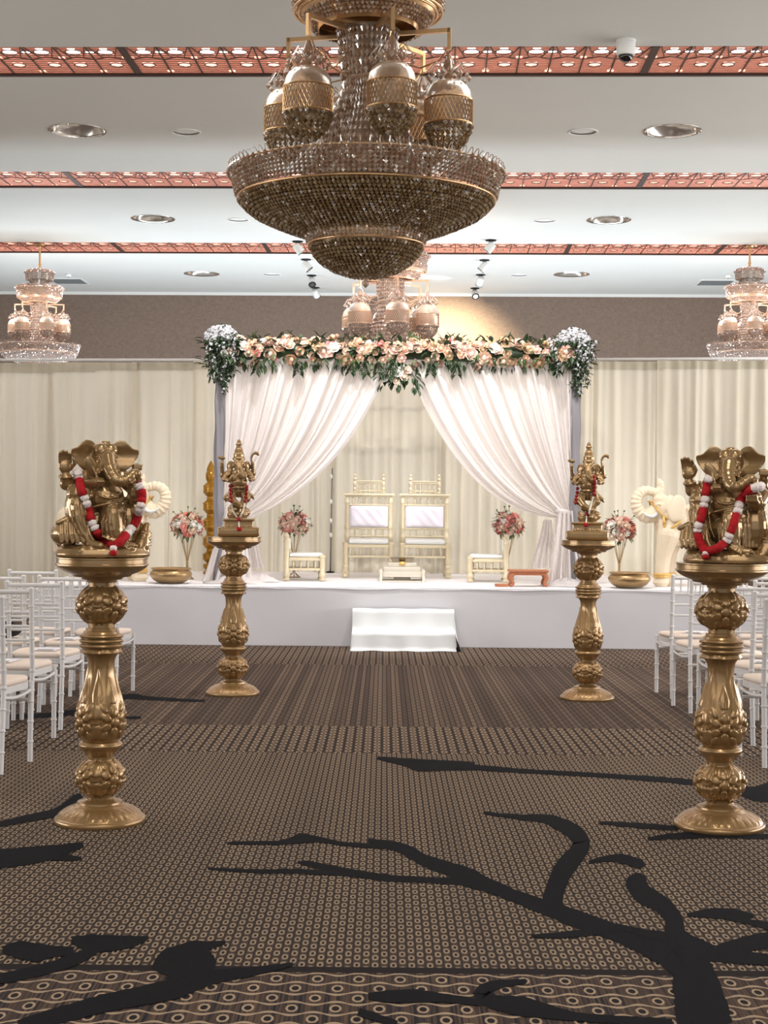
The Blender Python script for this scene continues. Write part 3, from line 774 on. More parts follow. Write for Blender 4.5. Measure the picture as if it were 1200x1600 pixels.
chandelier('very large crystal chandelier with beaded bowl hanging close overhead', (bp.x, bp.y, 3.50), 1.0, R(-73))
mp = at(607, 790, 19.75)
chandelier('crystal chandelier half hidden behind the flower arch and the big chandelier', (mp.x, mp.y, 3.50), 1.0, R(-80), 9)
lp_ = at(61, 541, 22.0); chandelier('small tiered crystal chandelier hanging behind the drapes at far left', (lp_.x, lp_.y, lp_.z + 0.06), 0.69, R(-60), 6)
rp_ = at(1170, 541, 21.6); chandelier('small tiered crystal chandelier hanging behind the drapes at far right', (rp_.x, rp_.y, rp_.z + 0.06), 0.69, R(-90), 6)

# ------------------------------------------------------------------ carved gold pedestals
def petal(a, b, ca, cb, la, lb, rot, h):
    da, db = a - ca, b - cb; x = da * cos(rot) + db * sin(rot); y = -da * sin(rot) + db * cos(rot)
    q = (x / la) ** 2 + (y / lb) ** 2
    return h * (1 - q ** 2.5) ** 0.5 if q < 1 else 0.0
def carving(R0, z0, amp=1.2, vs=1.0):
    def f(th, z, r):
        b = (z - z0) / (R0 * vs); best = 0.0
        for k in range(4):
            d = (th - k * pi / 2 + pi) % (2 * pi) - pi
            if abs(d) > 0.9: continue
            a = d
            best = max(best, petal(a, b, 0, 0, 0.21, 0.21, 0, 0.14))
            for j in range(6):
                an = pi / 2 + j * pi / 3
                best = max(best, petal(a, b, 0.44 * cos(an), 0.44 * sin(an), 0.24, 0.185, an, 0.105))
            for sx in (-1, 1):
                for sy in (-1, 1): best = max(best, petal(a, b, sx * 0.48, sy * 0.62, 0.25, 0.12, sx * sy * 0.9, 0.07))
        for k in range(4):
            d = (th - pi / 4 - k * pi / 2 + pi) % (2 * pi) - pi
            if abs(d) > 0.5: continue
            if abs(d) < 0.17 and abs(b) < 0.055: best = max(best, 0.085)
            for sy in (-1, 1):
                q = petal(d, b, 0, sy * 0.44, 0.30, 0.34, 0, 0.075)
                if q > 0: best = max(best, q * (0.65 + 0.35 * abs(cos(7.0 * d / (0.35 + abs(b))))))
        return best * R0 * amp
    return f
PZ = lambda y: (1470 - y) / 1287.0
PR = lambda r: r / 1287.0
def ball_prof(y0, y1, rmax, rend, n=40):
    out = []
    for i in range(n + 1):
        t = i / n; ph = -pi / 2 + pi * t; c = cos(ph)
        out.append((max(PR(rend), PR(rmax) * (abs(c) ** 0.8)), PZ(y0) + (PZ(y1) - PZ(y0)) * (0.5 + 0.5 * sin(ph) * 0.6 + (t - 0.5) * 0.4)))
    return out
PED = {}
def smooth_prof(pts, n=5):
    P = catmull([Vector((p[0], p[1], 0)) for p in pts], n); return [(p.x, p.y) for p in P]
def ped_meshes():
    def gad(a, z, r):
        e = min(1, max(0, (r - PR(165)) / PR(10))) * min(1, max(0, (PR(241) - r) / PR(10)))
        return (0.0035 * (1 - min(1, 4 * (0.5 - abs((a * 26 / (2 * pi)) % 1 - 0.5))) ** 2) * -1 + 0.001) * e if z < PZ(1375) else 0
    pr = [(PR(8), 0.0), (PR(252), 0.0), (PR(256), 0.006), (PR(256), PZ(1447)), (PR(250), PZ(1440)), (PR(243), PZ(1437))]
    pr += smooth_prof([(PR(243), PZ(1436)), (PR(222), PZ(1412)), (PR(190), PZ(1392)), (PR(152), PZ(1376))], 8)
    pr += [(PR(150), PZ(1374)), (PR(128), PZ(1362)), (PR(126), PZ(1352)), (PR(108), PZ(1346)), (PR(84), PZ(1338)), (PR(78), PZ(1330)), (PR(8), PZ(1329))]
    PED['base'] = MB().lathe(pr, 260, disp=gad).mesh('base', M['gold'], False, 50)
    PED['lower_ball'] = MB().lathe(ball_prof(1338, 1092, 131, 74, 64), 200, disp=carving(PR(131), PZ(1215))).mesh('lower_ball', M['gold'], False, 48)
    PED['ring'] = MB().lathe(smooth_prof([(PR(74), PZ(1096)), (PR(90), PZ(1078)), (PR(112), PZ(1056)), (PR(120), PZ(1046))], 3) + smooth_prof([(PR(120), PZ(1043)), (PR(124), PZ(1032)), (PR(116), PZ(1020)), (PR(100), PZ(1012)), (PR(8), PZ(1011))], 4), 64).mesh('ring', M['gold'], False, 45)
    vp = smooth_prof([(PR(98), PZ(1013)), (PR(118), PZ(975)), (PR(130), PZ(920)), (PR(132), PZ(880)), (PR(126), PZ(820)), (PR(110), PZ(755)), (PR(90), PZ(690)), (PR(75), PZ(630)), (PR(70), PZ(580)), (PR(76), PZ(540)), (PR(96), PZ(512)), (PR(108), PZ(503))], 9)
    cv = carving(PR(132), PZ(893), 1.15, 0.95)
    def vase(a, z, r):
        b = (PZ(893) - z) / PR(132); h = cv(a, z, PR(132)) if abs(b) < 0.95 else 0
        y = 1470 - z * 1287
        for k in range(8):                     # tall pointed leaves climbing the neck
            d = (a - k * pi / 4 + pi) % (2 * pi) - pi; top, bot = (600, 800) if k % 2 else (650, 790)
            if top < y < bot:
                t = (bot - y) / (bot - top); wd = 0.36 * (1 - t) ** 0.6 * (0.5 + min(1, t * 3) * 0.5)
                if abs(d) < wd: h = max(h, PR(9) * (1 - (abs(d) / wd) ** 3) * (0.75 + 0.25 * abs(cos(14 * d))) - (PR(3) if abs(d) < 0.03 else 0))
        if y < 640: h += PR(5) * abs(cos(4 * a)) * min(1, (640 - y) / 60) * (1 if y > 515 else max(0, (y - 500) / 15))
        return h
    PED['vase'] = MB().lathe(vp, 200, disp=vase).mesh('vase', M['gold'], False, 48)
    cp = [(PR(102), PZ(508)), (PR(112), PZ(514)), (PR(117), PZ(508)), (PR(112), PZ(500)), (PR(108), PZ(488)), (PR(104), PZ(484))]
    for (a, b) in ((483, 458), (456, 431), (429, 404)):
        m = (a + b) / 2; cp += [(PR(106), PZ(a)), (PR(120), PZ(a - 4)), (PR(125), PZ(m)), (PR(120), PZ(b + 4)), (PR(106), PZ(b))]
    cp += [(PR(104), PZ(402)), (PR(100), PZ(392)), (PR(88), PZ(384)), (PR(88), PZ(372)), (PR(8), PZ(366))]
    PED['collar'] = MB().lathe(cp, 72, disp=lambda a, z, r: (PR(5) * cos(8 * a) if z < PZ(498) and r > PR(106) else 0)).mesh('collar', M['gold'], False, 40)
    PED['upper_ball'] = MB().lathe(ball_prof(370, 112, 133, 74, 64), 200, disp=carving(PR(133), PZ(241))).mesh('upper_ball', M['gold'], False, 48)
    pp = [(PR(70), PZ(116)), (PR(84), PZ(112)), (PR(86), PZ(100)), (PR(112), PZ(96)), (PR(118), PZ(86)), (PR(160), PZ(80)), (PR(168), PZ(70))]
    pp += smooth_prof([(PR(170), PZ(68)), (PR(215), PZ(50)), (PR(244), PZ(32)), (PR(256), PZ(20))], 4) + [(PR(262), PZ(16)), (PR(262), PZ(8)), (PR(255), PZ(4)), (PR(255), PZ(-18)), (PR(259), PZ(-22)), (PR(259), PZ(-28)), (PR(8), PZ(-28))]
    PED['plate'] = MB().lathe(pp, 96).mesh('plate', M['gold_dark'], False, 35)
ped_meshes()
PED_H = PZ(-28)
def pedestal(label, loc, rz):
    t = thing('carved_pedestal', label, 'pedestal', loc, rz, 'gold carved pedestals lining the aisle')
    for nm in ('base', 'lower_ball', 'ring', 'vase', 'collar', 'upper_ball', 'plate'): put(nm, PED[nm], t)
    return t
def floor_at(px, py): return on_z(px, py, 0)
PLN = floor_at(156, 1283.5); PRN = floor_at(1124, 1291.5); PLF = floor_at(363.5, 1084.5); PRF = floor_at(917.5, 1092)
F = -pi / 2        # angle that faces the camera
pedestal('tall carved gold pedestal nearest the camera left of the aisle', PLN, F + pi / 4)
pedestal('tall carved gold pedestal nearest the camera right of the aisle', PRN, F - 0.03)
pedestal('carved gold pedestal near the stage left of the aisle', PLF, F + 0.12)
pedestal('carved gold pedestal near the stage right of the aisle', PRF, F + 0.42)


# ------------------------------------------------------------------ seated elephant headed deity statues
def ear_mesh(mb, pts, y0, fwd, th=0.012, flip=1):
    """fan shaped ear: outline in x,z, bowed forward towards its outer edge"""
    P = catmull([Vector((p[0], p[1], 0)) for p in pts] + [Vector((pts[0][0], pts[0][1], 0))], 5)[:-1]
    root = Vector((pts[0][0], (pts[0][1] + pts[-1][1]) / 2, 0)); n = len(P)
    rings = []
    for t in (0.0001, 0.35, 0.7, 1.0):
        rings.append([root + (p - root) * t for p in P])
    def yy(p):
        d = abs(p.x - root.x); return y0 + fwd * (d / 0.12) ** 1.6 + 0.006 * sin(60 * p.y)
    vs = []; fs = []
    for side in (0, 1):
        for rg in rings: vs += [(p.x, yy(p) + (th if side else 0), p.y) for p in rg]
    m = len(rings)
    for side in (0, 1):
        o = side * m * n
        for r in range(m - 1):
            for k in range(n):
                k2 = (k + 1) % n; q = (o + r * n + k, o + r * n + k2, o + (r + 1) * n + k2, o + (r + 1) * n + k)
                fs.append(q if side == 0 else tuple(reversed(q)))
        c = tuple(o + k for k in range(n)); fs.append(tuple(reversed(c)) if side == 0 else c)
    for k in range(n):
        k2 = (k + 1) % n; a = (m - 1) * n; fs.append((a + k, a + k2, m * n + a + k2, m * n + a + k))
    mb.add(vs, fs)
def fingers(mb, palm, up, side, n=4, L=0.036, r=0.0075, curl=Vector((0, -0.012, 0)), spread=0.012):
    up = Vector(up).normalized(); side = Vector(side).normalized(); palm = Vector(palm)
    for k in range(n):
        o = palm + side * (k - (n - 1) / 2) * spread; l = L * (1.0, 1.12, 1.05, 0.82)[k % 4]
        mb.caps([o, o + up * l * 0.55 + curl * 0.25, o + up * l + curl], [r, r * 0.95, r * 0.8], 8)
def big_ganesha():
    m = MB(); rnd = random.Random(3)
    # rock base with lumps
    m.lathe([(0.005, 0.0), (0.205, 0.0), (0.208, 0.012), (0.200, 0.035), (0.16, 0.055), (0.005, 0.06)], 40)
    m.v = [(p[0], p[1] * 0.78, p[2]) for p in m.v]
    for k in range(46):
        a = rnd.uniform(0, 2 * pi); q = rnd.uniform(0.72, 0.98)
        m.ell((0.19 * q * cos(a), 0.148 * q * sin(a), rnd.uniform(0.02, 0.055)), (rnd.uniform(0.014, 0.038), rnd.uniform(0.012, 0.03), rnd.uniform(0.010, 0.024)), 10, 7, (rnd.uniform(-.5, .5), rnd.uniform(-.5, .5), rnd.uniform(0, 3)))
    # bolster and cloth at the statue's right (picture left)
    m.ell((-0.165, 0.02, 0.10), (0.062, 0.085, 0.055)); m.caps([(-0.215, -0.06, 0.148), (-0.17, -0.05, 0.165), (-0.10, -0.03, 0.185)], [0.010, 0.017, 0.02])
    for k in range(7): m.caps([(-0.20 + 0.018 * k, -0.055 - 0.006 * k, 0.15), (-0.205 + 0.020 * k, -0.072 - 0.006 * k, 0.10), (-0.20 + 0.022 * k, -0.078 - 0.006 * k, 0.065)], [0.008, 0.0095, 0.008], 8)
    # bolster at the other side
    m.ell((0.175, 0.01, 0.09), (0.035, 0.09, 0.065)); m.caps([(0.155, -0.06, 0.05), (0.185, -0.045, 0.14)], [0.035, 0.014])
    for k in range(5): m.caps([(0.15, -0.085, 0.055 + 0.014 * k), (0.20, -0.06, 0.05 + 0.014 * k)], [0.004, 0.004], 6)
    rock = m; m = MB()
    # hips, belly, chest, shoulders
    m.ell((0, 0.03, 0.15), (0.13, 0.10, 0.09)); m.ell((0.0, -0.035, 0.262), (0.082, 0.078, 0.074)); m.ell((0.0, 0.02, 0.325), (0.078, 0.058, 0.075))
    m.ell((-0.08, 0.015, 0.345), (0.042, 0.04, 0.04)); m.ell((0.085, 0.015, 0.345), (0.042, 0.04, 0.04)); m.ell((0.0, 0.02, 0.395), (0.05, 0.045, 0.05))
    # belly sash and necklaces
    m.caps([(0.09 * sin(t) , -0.035 - 0.083 * cos(t), 0.235 + 0.02 * t) for t in [x * 0.2 for x in range(-6, 7)]], 0.006, 7)
    m.caps([(0.062 * sin(t), -0.05 - 0.066 * cos(t * 0.9), 0.285 - 0.028 * cos(t * 1.3)) for t in [x * 0.2 for x in range(-7, 8)]], 0.0045, 7)
    m.caps([(0.06 * sin(t), -0.012 - 0.055 * cos(t), 0.352 - 0.02 * cos(t)) for t in [x * 0.22 for x in range(-7, 8)]], 0.006, 7)
    m.caps([(-0.075, -0.02, 0.36), (-0.03, -0.085, 0.30), (0.03, -0.115, 0.262), (0.075, -0.085, 0.235)], 0.0045, 7)
    # raised knee, picture left, with falling robe
    m.caps([(-0.04, 0.02, 0.19), (-0.10, -0.02, 0.275), (-0.132, -0.05, 0.272)], [0.07, 0.06, 0.045])
    m.ell((-0.128, -0.03, 0.215), (0.050, 0.058, 0.095)); m.caps([(-0.135, -0.05, 0.27), (-0.125, -0.065, 0.18), (-0.11, -0.075, 0.10), (-0.07, -0.09, 0.06)], [0.038, 0.042, 0.036, 0.022])
    for k in range(6):
        x = -0.165 + 0.017 * k
        m.caps([(x * 0.9, -0.075, 0.285 - 0.004 * abs(k - 2)), (x - 0.004, -0.099 + 0.004 * abs(k - 2), 0.22), (x + 0.008, -0.108 + 0.004 * abs(k - 2), 0.15), (x + 0.03, -0.108, 0.10)], [0.002, 0.0036, 0.004, 0.002], 7)
    m.caps([(-0.08, -0.10, 0.058), (-0.045, -0.135, 0.050)], [0.024, 0.018])
    # folded leg in front with draped robe
    m.caps([(0.06, 0.02, 0.17), (0.02, -0.07, 0.200), (0.015, -0.10, 0.195)], [0.062, 0.055, 0.042])
    m.ell((0.015, -0.085, 0.150), (0.055, 0.055, 0.085)); m.caps([(0.015, -0.105, 0.19), (0.02, -0.11, 0.12), (0.035, -0.12, 0.055)], [0.04, 0.042, 0.026])
    for k in range(8):
        q = k - 3.5
        m.caps([(0.012 + q * 0.008, -0.138 + 0.002 * q * q, 0.215 - 0.003 * abs(q)), (0.010 + q * 0.0135, -0.146 + 0.0026 * q * q, 0.15), (0.022 + q * 0.015, -0.146 + 0.0028 * q * q, 0.095), (0.045 + q * 0.008, -0.14, 0.062)], [0.002, 0.0042, 0.0042, 0.002], 7)
    for q in range(5): m.caps([(-0.035 + 0.02 * q, -0.145 + 0.01 * abs(q - 2), 0.09 - 0.012 * q), (0.02 + 0.012 * q, -0.152, 0.072 - 0.008 * q), (0.07, -0.13, 0.075)], 0.004, 6)
    m.caps([(0.05, -0.12, 0.052), (0.10, -0.125, 0.05)], [0.024, 0.017])
    for k in range(4): m.ell((0.107 + 0.005 * (k % 2), -0.112 - 0.009 * k, 0.05), 0.008, 8, 6)
    # robe hanging at picture right
    m.ell((0.105, -0.01, 0.15), (0.065, 0.07, 0.11))
    for k in range(8):
        x = 0.062 + 0.014 * k
        m.caps([(x * 0.9, -0.06 + 0.004 * k, 0.24), (x, -0.085 + 0.007 * k, 0.16), (x + 0.004, -0.09 + 0.008 * k, 0.07)], [0.006, 0.0075, 0.0065], 7)
    # raised blessing hand, picture left
    m.caps([(-0.085, 0.01, 0.348), (-0.135, 0.0, 0.315), (-0.168, -0.02, 0.318)], [0.036, 0.033, 0.031])
    m.caps([(-0.168, -0.02, 0.318), (-0.178, -0.035, 0.355)], [0.030, 0.022])
    m.torus((-0.176, -0.033, 0.350), 0.024, 0.007, 18, 7, (-0.1, -0.3, 1)); m.torus((-0.12, 0.0, 0.325), 0.036, 0.007, 18, 7, (1, 0.2, 0.6))
    m.ell((-0.180, -0.045, 0.392), (0.029, 0.015, 0.032))
    fingers(m, (-0.180, -0.045, 0.412), (-0.12, -0.1, 1), (1, 0, 0.05), 4, 0.046, 0.0085, Vector((0, -0.014, -0.004)), 0.0145)
    m.caps([(-0.156, -0.05, 0.385), (-0.143, -0.066, 0.405), (-0.150, -0.072, 0.425)], [0.010, 0.0085, 0.007])
    # second hand at the chest holding an axe blade
    m.caps([(-0.08, 0.0, 0.35), (-0.085, -0.05, 0.31), (-0.055, -0.095, 0.325)], [0.03, 0.027, 0.02])
    m.ell((-0.045, -0.102, 0.330), (0.020, 0.016, 0.018))
    for k in range(4): m.caps([(-0.058 + 0.009 * k, -0.112, 0.338), (-0.056 + 0.009 * k, -0.122, 0.328), (-0.055 + 0.009 * k, -0.114, 0.318)], 0.006, 7)
    m.ell((-0.072, -0.085, 0.392), (0.026, 0.010, 0.052), 14, 10, (0.15, -0.55, 0)); m.caps([(-0.05, -0.1, 0.34), (-0.082, -0.085, 0.42)], [0.006, 0.006])
    # hand holding the bowl of sweets, picture right
    m.caps([(0.088, 0.01, 0.345), (0.142, -0.02, 0.29), (0.135, -0.075, 0.262)], [0.036, 0.034, 0.026])
    m.ell((0.118, -0.10, 0.262), (0.028, 0.024, 0.022)); m.torus((0.118, -0.088, 0.265), 0.03, 0.007, 18, 7, (0.5, 1, 0))
    m.ell((0.112, -0.112, 0.290), (0.036, 0.034, 0.028))
    for k in range(4): m.caps([(0.092 + 0.013 * k, -0.118, 0.262), (0.090 + 0.013 * k, -0.142, 0.272), (0.091 + 0.012 * k, -0.146, 0.296)], [0.0085, 0.008, 0.0065], 8)
    for k in range(9): m.ell((0.112 + 0.02 * cos(k * 0.7) * (k > 0), -0.112 + 0.02 * sin(k * 0.7) * (k > 0), 0.315 + 0.008 * (k == 0)), 0.011, 8, 6)
    # rear arm, picture right, raised with a lotus
    m.caps([(0.085, 0.03, 0.36), (0.135, 0.03, 0.335), (0.142, 0.0, 0.372)], [0.03, 0.027, 0.02]); m.ell((0.143, -0.01, 0.392), (0.022, 0.015, 0.022))
    for k in range(4): m.caps([(0.130 + 0.010 * k, -0.02, 0.400), (0.130 + 0.010 * k, -0.034, 0.402), (0.131 + 0.009 * k, -0.034, 0.388)], 0.0065, 7)
    # head
    m.ell((0.0, 0.005, 0.442), (0.055, 0.058, 0.056)); m.ell((-0.021, -0.030, 0.466), (0.033, 0.034, 0.034)); m.ell((0.021, -0.030, 0.466), (0.033, 0.034, 0.034))
    m.ell((0.0, -0.04, 0.415), (0.046, 0.042, 0.05)); m.ell((-0.030, -0.040, 0.395), (0.024, 0.026, 0.028)); m.ell((0.030, -0.040, 0.395), (0.024, 0.026, 0.028))
    m.ell((0, -0.012, 0.497), (0.030, 0.030, 0.014))
    TR = catmull([Vector(p) for p in ((0.0, -0.065, 0.43), (0.0, -0.092, 0.395), (0.008, -0.118, 0.360), (0.022, -0.138, 0.336), (0.048, -0.148, 0.330), (0.074, -0.148, 0.345), (0.096, -0.142, 0.366), (0.116, -0.138, 0.364), (0.122, -0.138, 0.344))], 3)
    rr = [0.036 - 0.022 * (i / (len(TR) - 1)) ** 0.85 for i in range(len(TR))]
    m.caps(TR, rr, 12)
    for i in range(4, len(TR) - 2, 2):
        d = (TR[i + 1] - TR[i - 1]).normalized(); m.torus(TR[i], rr[i] * 0.96, 0.0032, 16, 6, d)
    for sx in (-1, 1):
        m.ell((sx * 0.031, -0.066, 0.427), (0.011, 0.008, 0.0075)); m.caps([(sx * 0.018, -0.074, 0.439), (sx * 0.034, -0.064, 0.443), (sx * 0.046, -0.048, 0.436)], 0.0045, 7)
        m.caps([(sx * 0.018, -0.076, 0.419), (sx * 0.034, -0.066, 0.4165), (sx * 0.045, -0.05, 0.42)], 0.0035, 7)
    m.caps([(-0.034, -0.068, 0.388), (-0.042, -0.095, 0.372), (-0.046, -0.112, 0.366)], [0.010, 0.008, 0.004]); m.caps([(0.036, -0.068, 0.388), (0.044, -0.088, 0.376)], [0.010, 0.007])
    E = [(-0.035, 0.488), (-0.058, 0.508), (-0.088, 0.510), (-0.108, 0.492), (-0.124, 0.478), (-0.150, 0.468), (-0.146, 0.440), (-0.132, 0.420), (-0.118, 0.400), (-0.092, 0.378), (-0.062, 0.366), (-0.032, 0.372)]
    ear_mesh(m, E, -0.005, -0.028); ear_mesh(m, [(-x, z) for x, z in E], -0.005, -0.028)
    return remesh(m, 0.0034, 1, M['gold_dark'], 'statue_body', 0.5), remesh(rock, 0.0042, 1, M['gold_dark'], 'rock_base', 0.5)
GB = big_ganesha()
def statue(name, label, me, loc, rz, sweets=True, group=None):
    t = thing(name, label, 'statue', loc, rz, group)
    put('body', me[0] if isinstance(me, tuple) else me, t)
    if isinstance(me, tuple): put('rock_base', me[1], t)
    return t
RED_SWEET = pmat('reddish_sweet', srgb(120, 48, 34), 0.5, 0, 0.2)
def seated(label, loc, rz):
    t = statue('elephant_deity_statue', label, GB, loc, rz)
    MB().ell((0.122, -0.138, 0.328), (0.014, 0.013, 0.016), 14, 10).build('sweet', RED_SWEET, t, True)
    ey = MB()
    for sx in (-1, 1): ey.ell((sx * 0.031, -0.0725, 0.427), (0.0045, 0.003, 0.0035), 10, 8)
    return t
SL = seated('seated gold elephant headed statue with raised palm on near pedestal left of aisle', PLN + Vector((0.004, 0, PED_H + 0.003)), R(24))
SR = seated('seated gold elephant headed statue with raised palm on near pedestal right of aisle', PRN + Vector((0.036, 0, PED_H + 0.003)), R(-21))

# garlands draped over the seated statues: laid on their surface
def surface(objs):
    bpy.context.view_layer.update()
    vs = []; fs = []
    for o in objs:
        mw = o.matrix_world; b = len(vs)
        vs += [mw @ v.co for v in o.data.vertices]; fs += [tuple(b + i for i in p.vertices) for p in o.data.polygons]
    return BVHTree.FromPolygons(vs, fs)
def drape_path(tree, pix, r, Yfall, sm=5, extra=0.0):
    P = catmull([Vector((p[0], p[1], 0)) for p in pix], 8); D = []
    for p in P:
        d = ray(p.x, p.y); dn = d.normalized(); h = tree.ray_cast(Vector((0, 0, CAM_Z)), dn)
        D.append((h[3] * dn.y) if h[0] is not None and h[3] * dn.y < Yfall + 0.3 else None)
    known = [d for d in D if d is not None]; fall = min(known) if known else Yfall
    last = fall
    D = [d if d is not None else fall + 0.03 for d in D]
    for _ in range(sm): D = [min(D[i], (D[max(i - 1, 0)] + D[i] + D[min(i + 1, len(D) - 1)]) / 3) for i in range(len(D))]
    return [at(p.x, p.y, d - r * 0.75 - extra) for p, d in zip(P, D)]
def fluffy(pts, r, seed):
    """chenille segment: tube with ruffled radius"""
    rnd = random.Random(seed); mb = MB(); P = []
    n = max(4, int(sum((Vector(b) - Vector(a)).length for a, b in zip(pts, pts[1:])) / (r * 0.28)))
    L = [0]
    for a, b in zip(pts, pts[1:]): L.append(L[-1] + (b - a).length)
    for i in range(n + 1):
        s_ = L[-1] * i / n; k = 0
        while k < len(L) - 2 and L[k + 1] < s_: k += 1
        t = (s_ - L[k]) / max(1e-6, L[k + 1] - L[k]); P.append(pts[k].lerp(pts[k + 1], t))
    mb.tube(P, [r * (0.55 if i in (0, n) else (1.0 if i % 2 else 0.9)) for i in range(n + 1)], 18)
    mb.v = [tuple(Vector(p) + Vector((rnd.uniform(-1, 1), rnd.uniform(-1, 1), rnd.uniform(-1, 1))) * r * 0.10) for p in mb.v]
    return mb
def garland(label, tree, strands, pend, Yf, seed):
    c = strands[0][0][0][0]
    t = thing('flower_garland', label, 'garland', (0, 0, 0))
    q = seed
    for segs in strands:
        pix = [p for p, _ in [(s_, 0) for s_ in segs[0]]]
        path = drape_path(tree, pix, 0.018, Yf, 14)
        pc = catmull([Vector((p[0], p[1], 0)) for p in pix], 8); L = [0]
        for a, b in zip(pc, pc[1:]): L.append(L[-1] + (b - a).length)
        pos = 0.0
        tot = sum(x[1] for x in segs[1])
        for colr, ln in segs[1]:
            a, b = pos / tot * L[-1], (pos + ln) / tot * L[-1]; pos += ln
            pts = [p for p, l in zip(path, L) if a - 1 <= l <= b + 1]
            if len(pts) < 2: continue
            q += 1; parts_n = 1
            if colr == 'red': fluffy(pts, 0.0195, q).build('red_tuft', M['red_flower'], t, True)
            else:
                h = len(pts) // 2
                for sub in (pts[:h + 1], pts[h:]):
                    if len(sub) > 1: q += 1; fluffy(sub, 0.0205, q).build('white_tuft', M['white_flower'], t, True)
    path = drape_path(tree, pend, 0.014, Yf, 5, 0.014); n = len(path)
    fluffy(path[:n // 2 + 1], 0.0155, q + 5).build('white_tuft', M['white_flower'], t, True)
    fluffy(path[n // 2:], 0.0165, q + 6).build('red_tuft', M['red_flower'], t, True)
    return t
def cp(x, y): return (60 + x / 5.4545, 680 + y / 5.4545)
def cr_(x, y): return (1060 + x / 8.0, 700 + y / 8.0)
treeL = surface([o for o in SL.children]); treeR = surface([o for o in SR.children])
garland('red and white chenille garland draped on the left seated statue', treeL,
    [([cp(335, 310), cp(350, 400), cp(378, 490), cp(405, 560), cp(430, 650), cp(470, 770), cp(530, 870), cp(635, 945)], [('white', 70), ('red', 140), ('white', 105), ('red', 125), ('white', 95), ('red', 200)]),
     ([cp(845, 415), cp(878, 470), cp(882, 550), cp(862, 640), cp(830, 740), cp(765, 830), cp(700, 905), cp(635, 945)], [('white', 60), ('red', 115), ('white', 95), ('red', 135), ('white', 100), ('red', 150)])],
    [cp(640, 955), cp(640, 985), cp(640, 1025)], PLN.y, 10)
garland('red and white chenille garland draped on the right seated statue', treeR,
    [([cr_(385, 365), cr_(365, 430), cr_(340, 600), cr_(300, 830), cr_(250, 980), cr_(245, 1080), cr_(290, 1220), cr_(350, 1290)], [('white', 60), ('red', 180), ('white', 145), ('red', 185), ('white', 120), ('red', 260)]),
     ([cr_(1040, 480), cr_(950, 500), cr_(850, 560), cr_(790, 640), cr_(760, 720), cr_(720, 860), cr_(670, 1010), cr_(600, 1160), cr_(480, 1260), cr_(350, 1290)], [('white', 120), ('red', 230), ('white', 140), ('red', 250), ('white', 130), ('red', 260)])],
    [cr_(345, 1295), cr_(340, 1340), cr_(340, 1390)], PRN.y, 40)

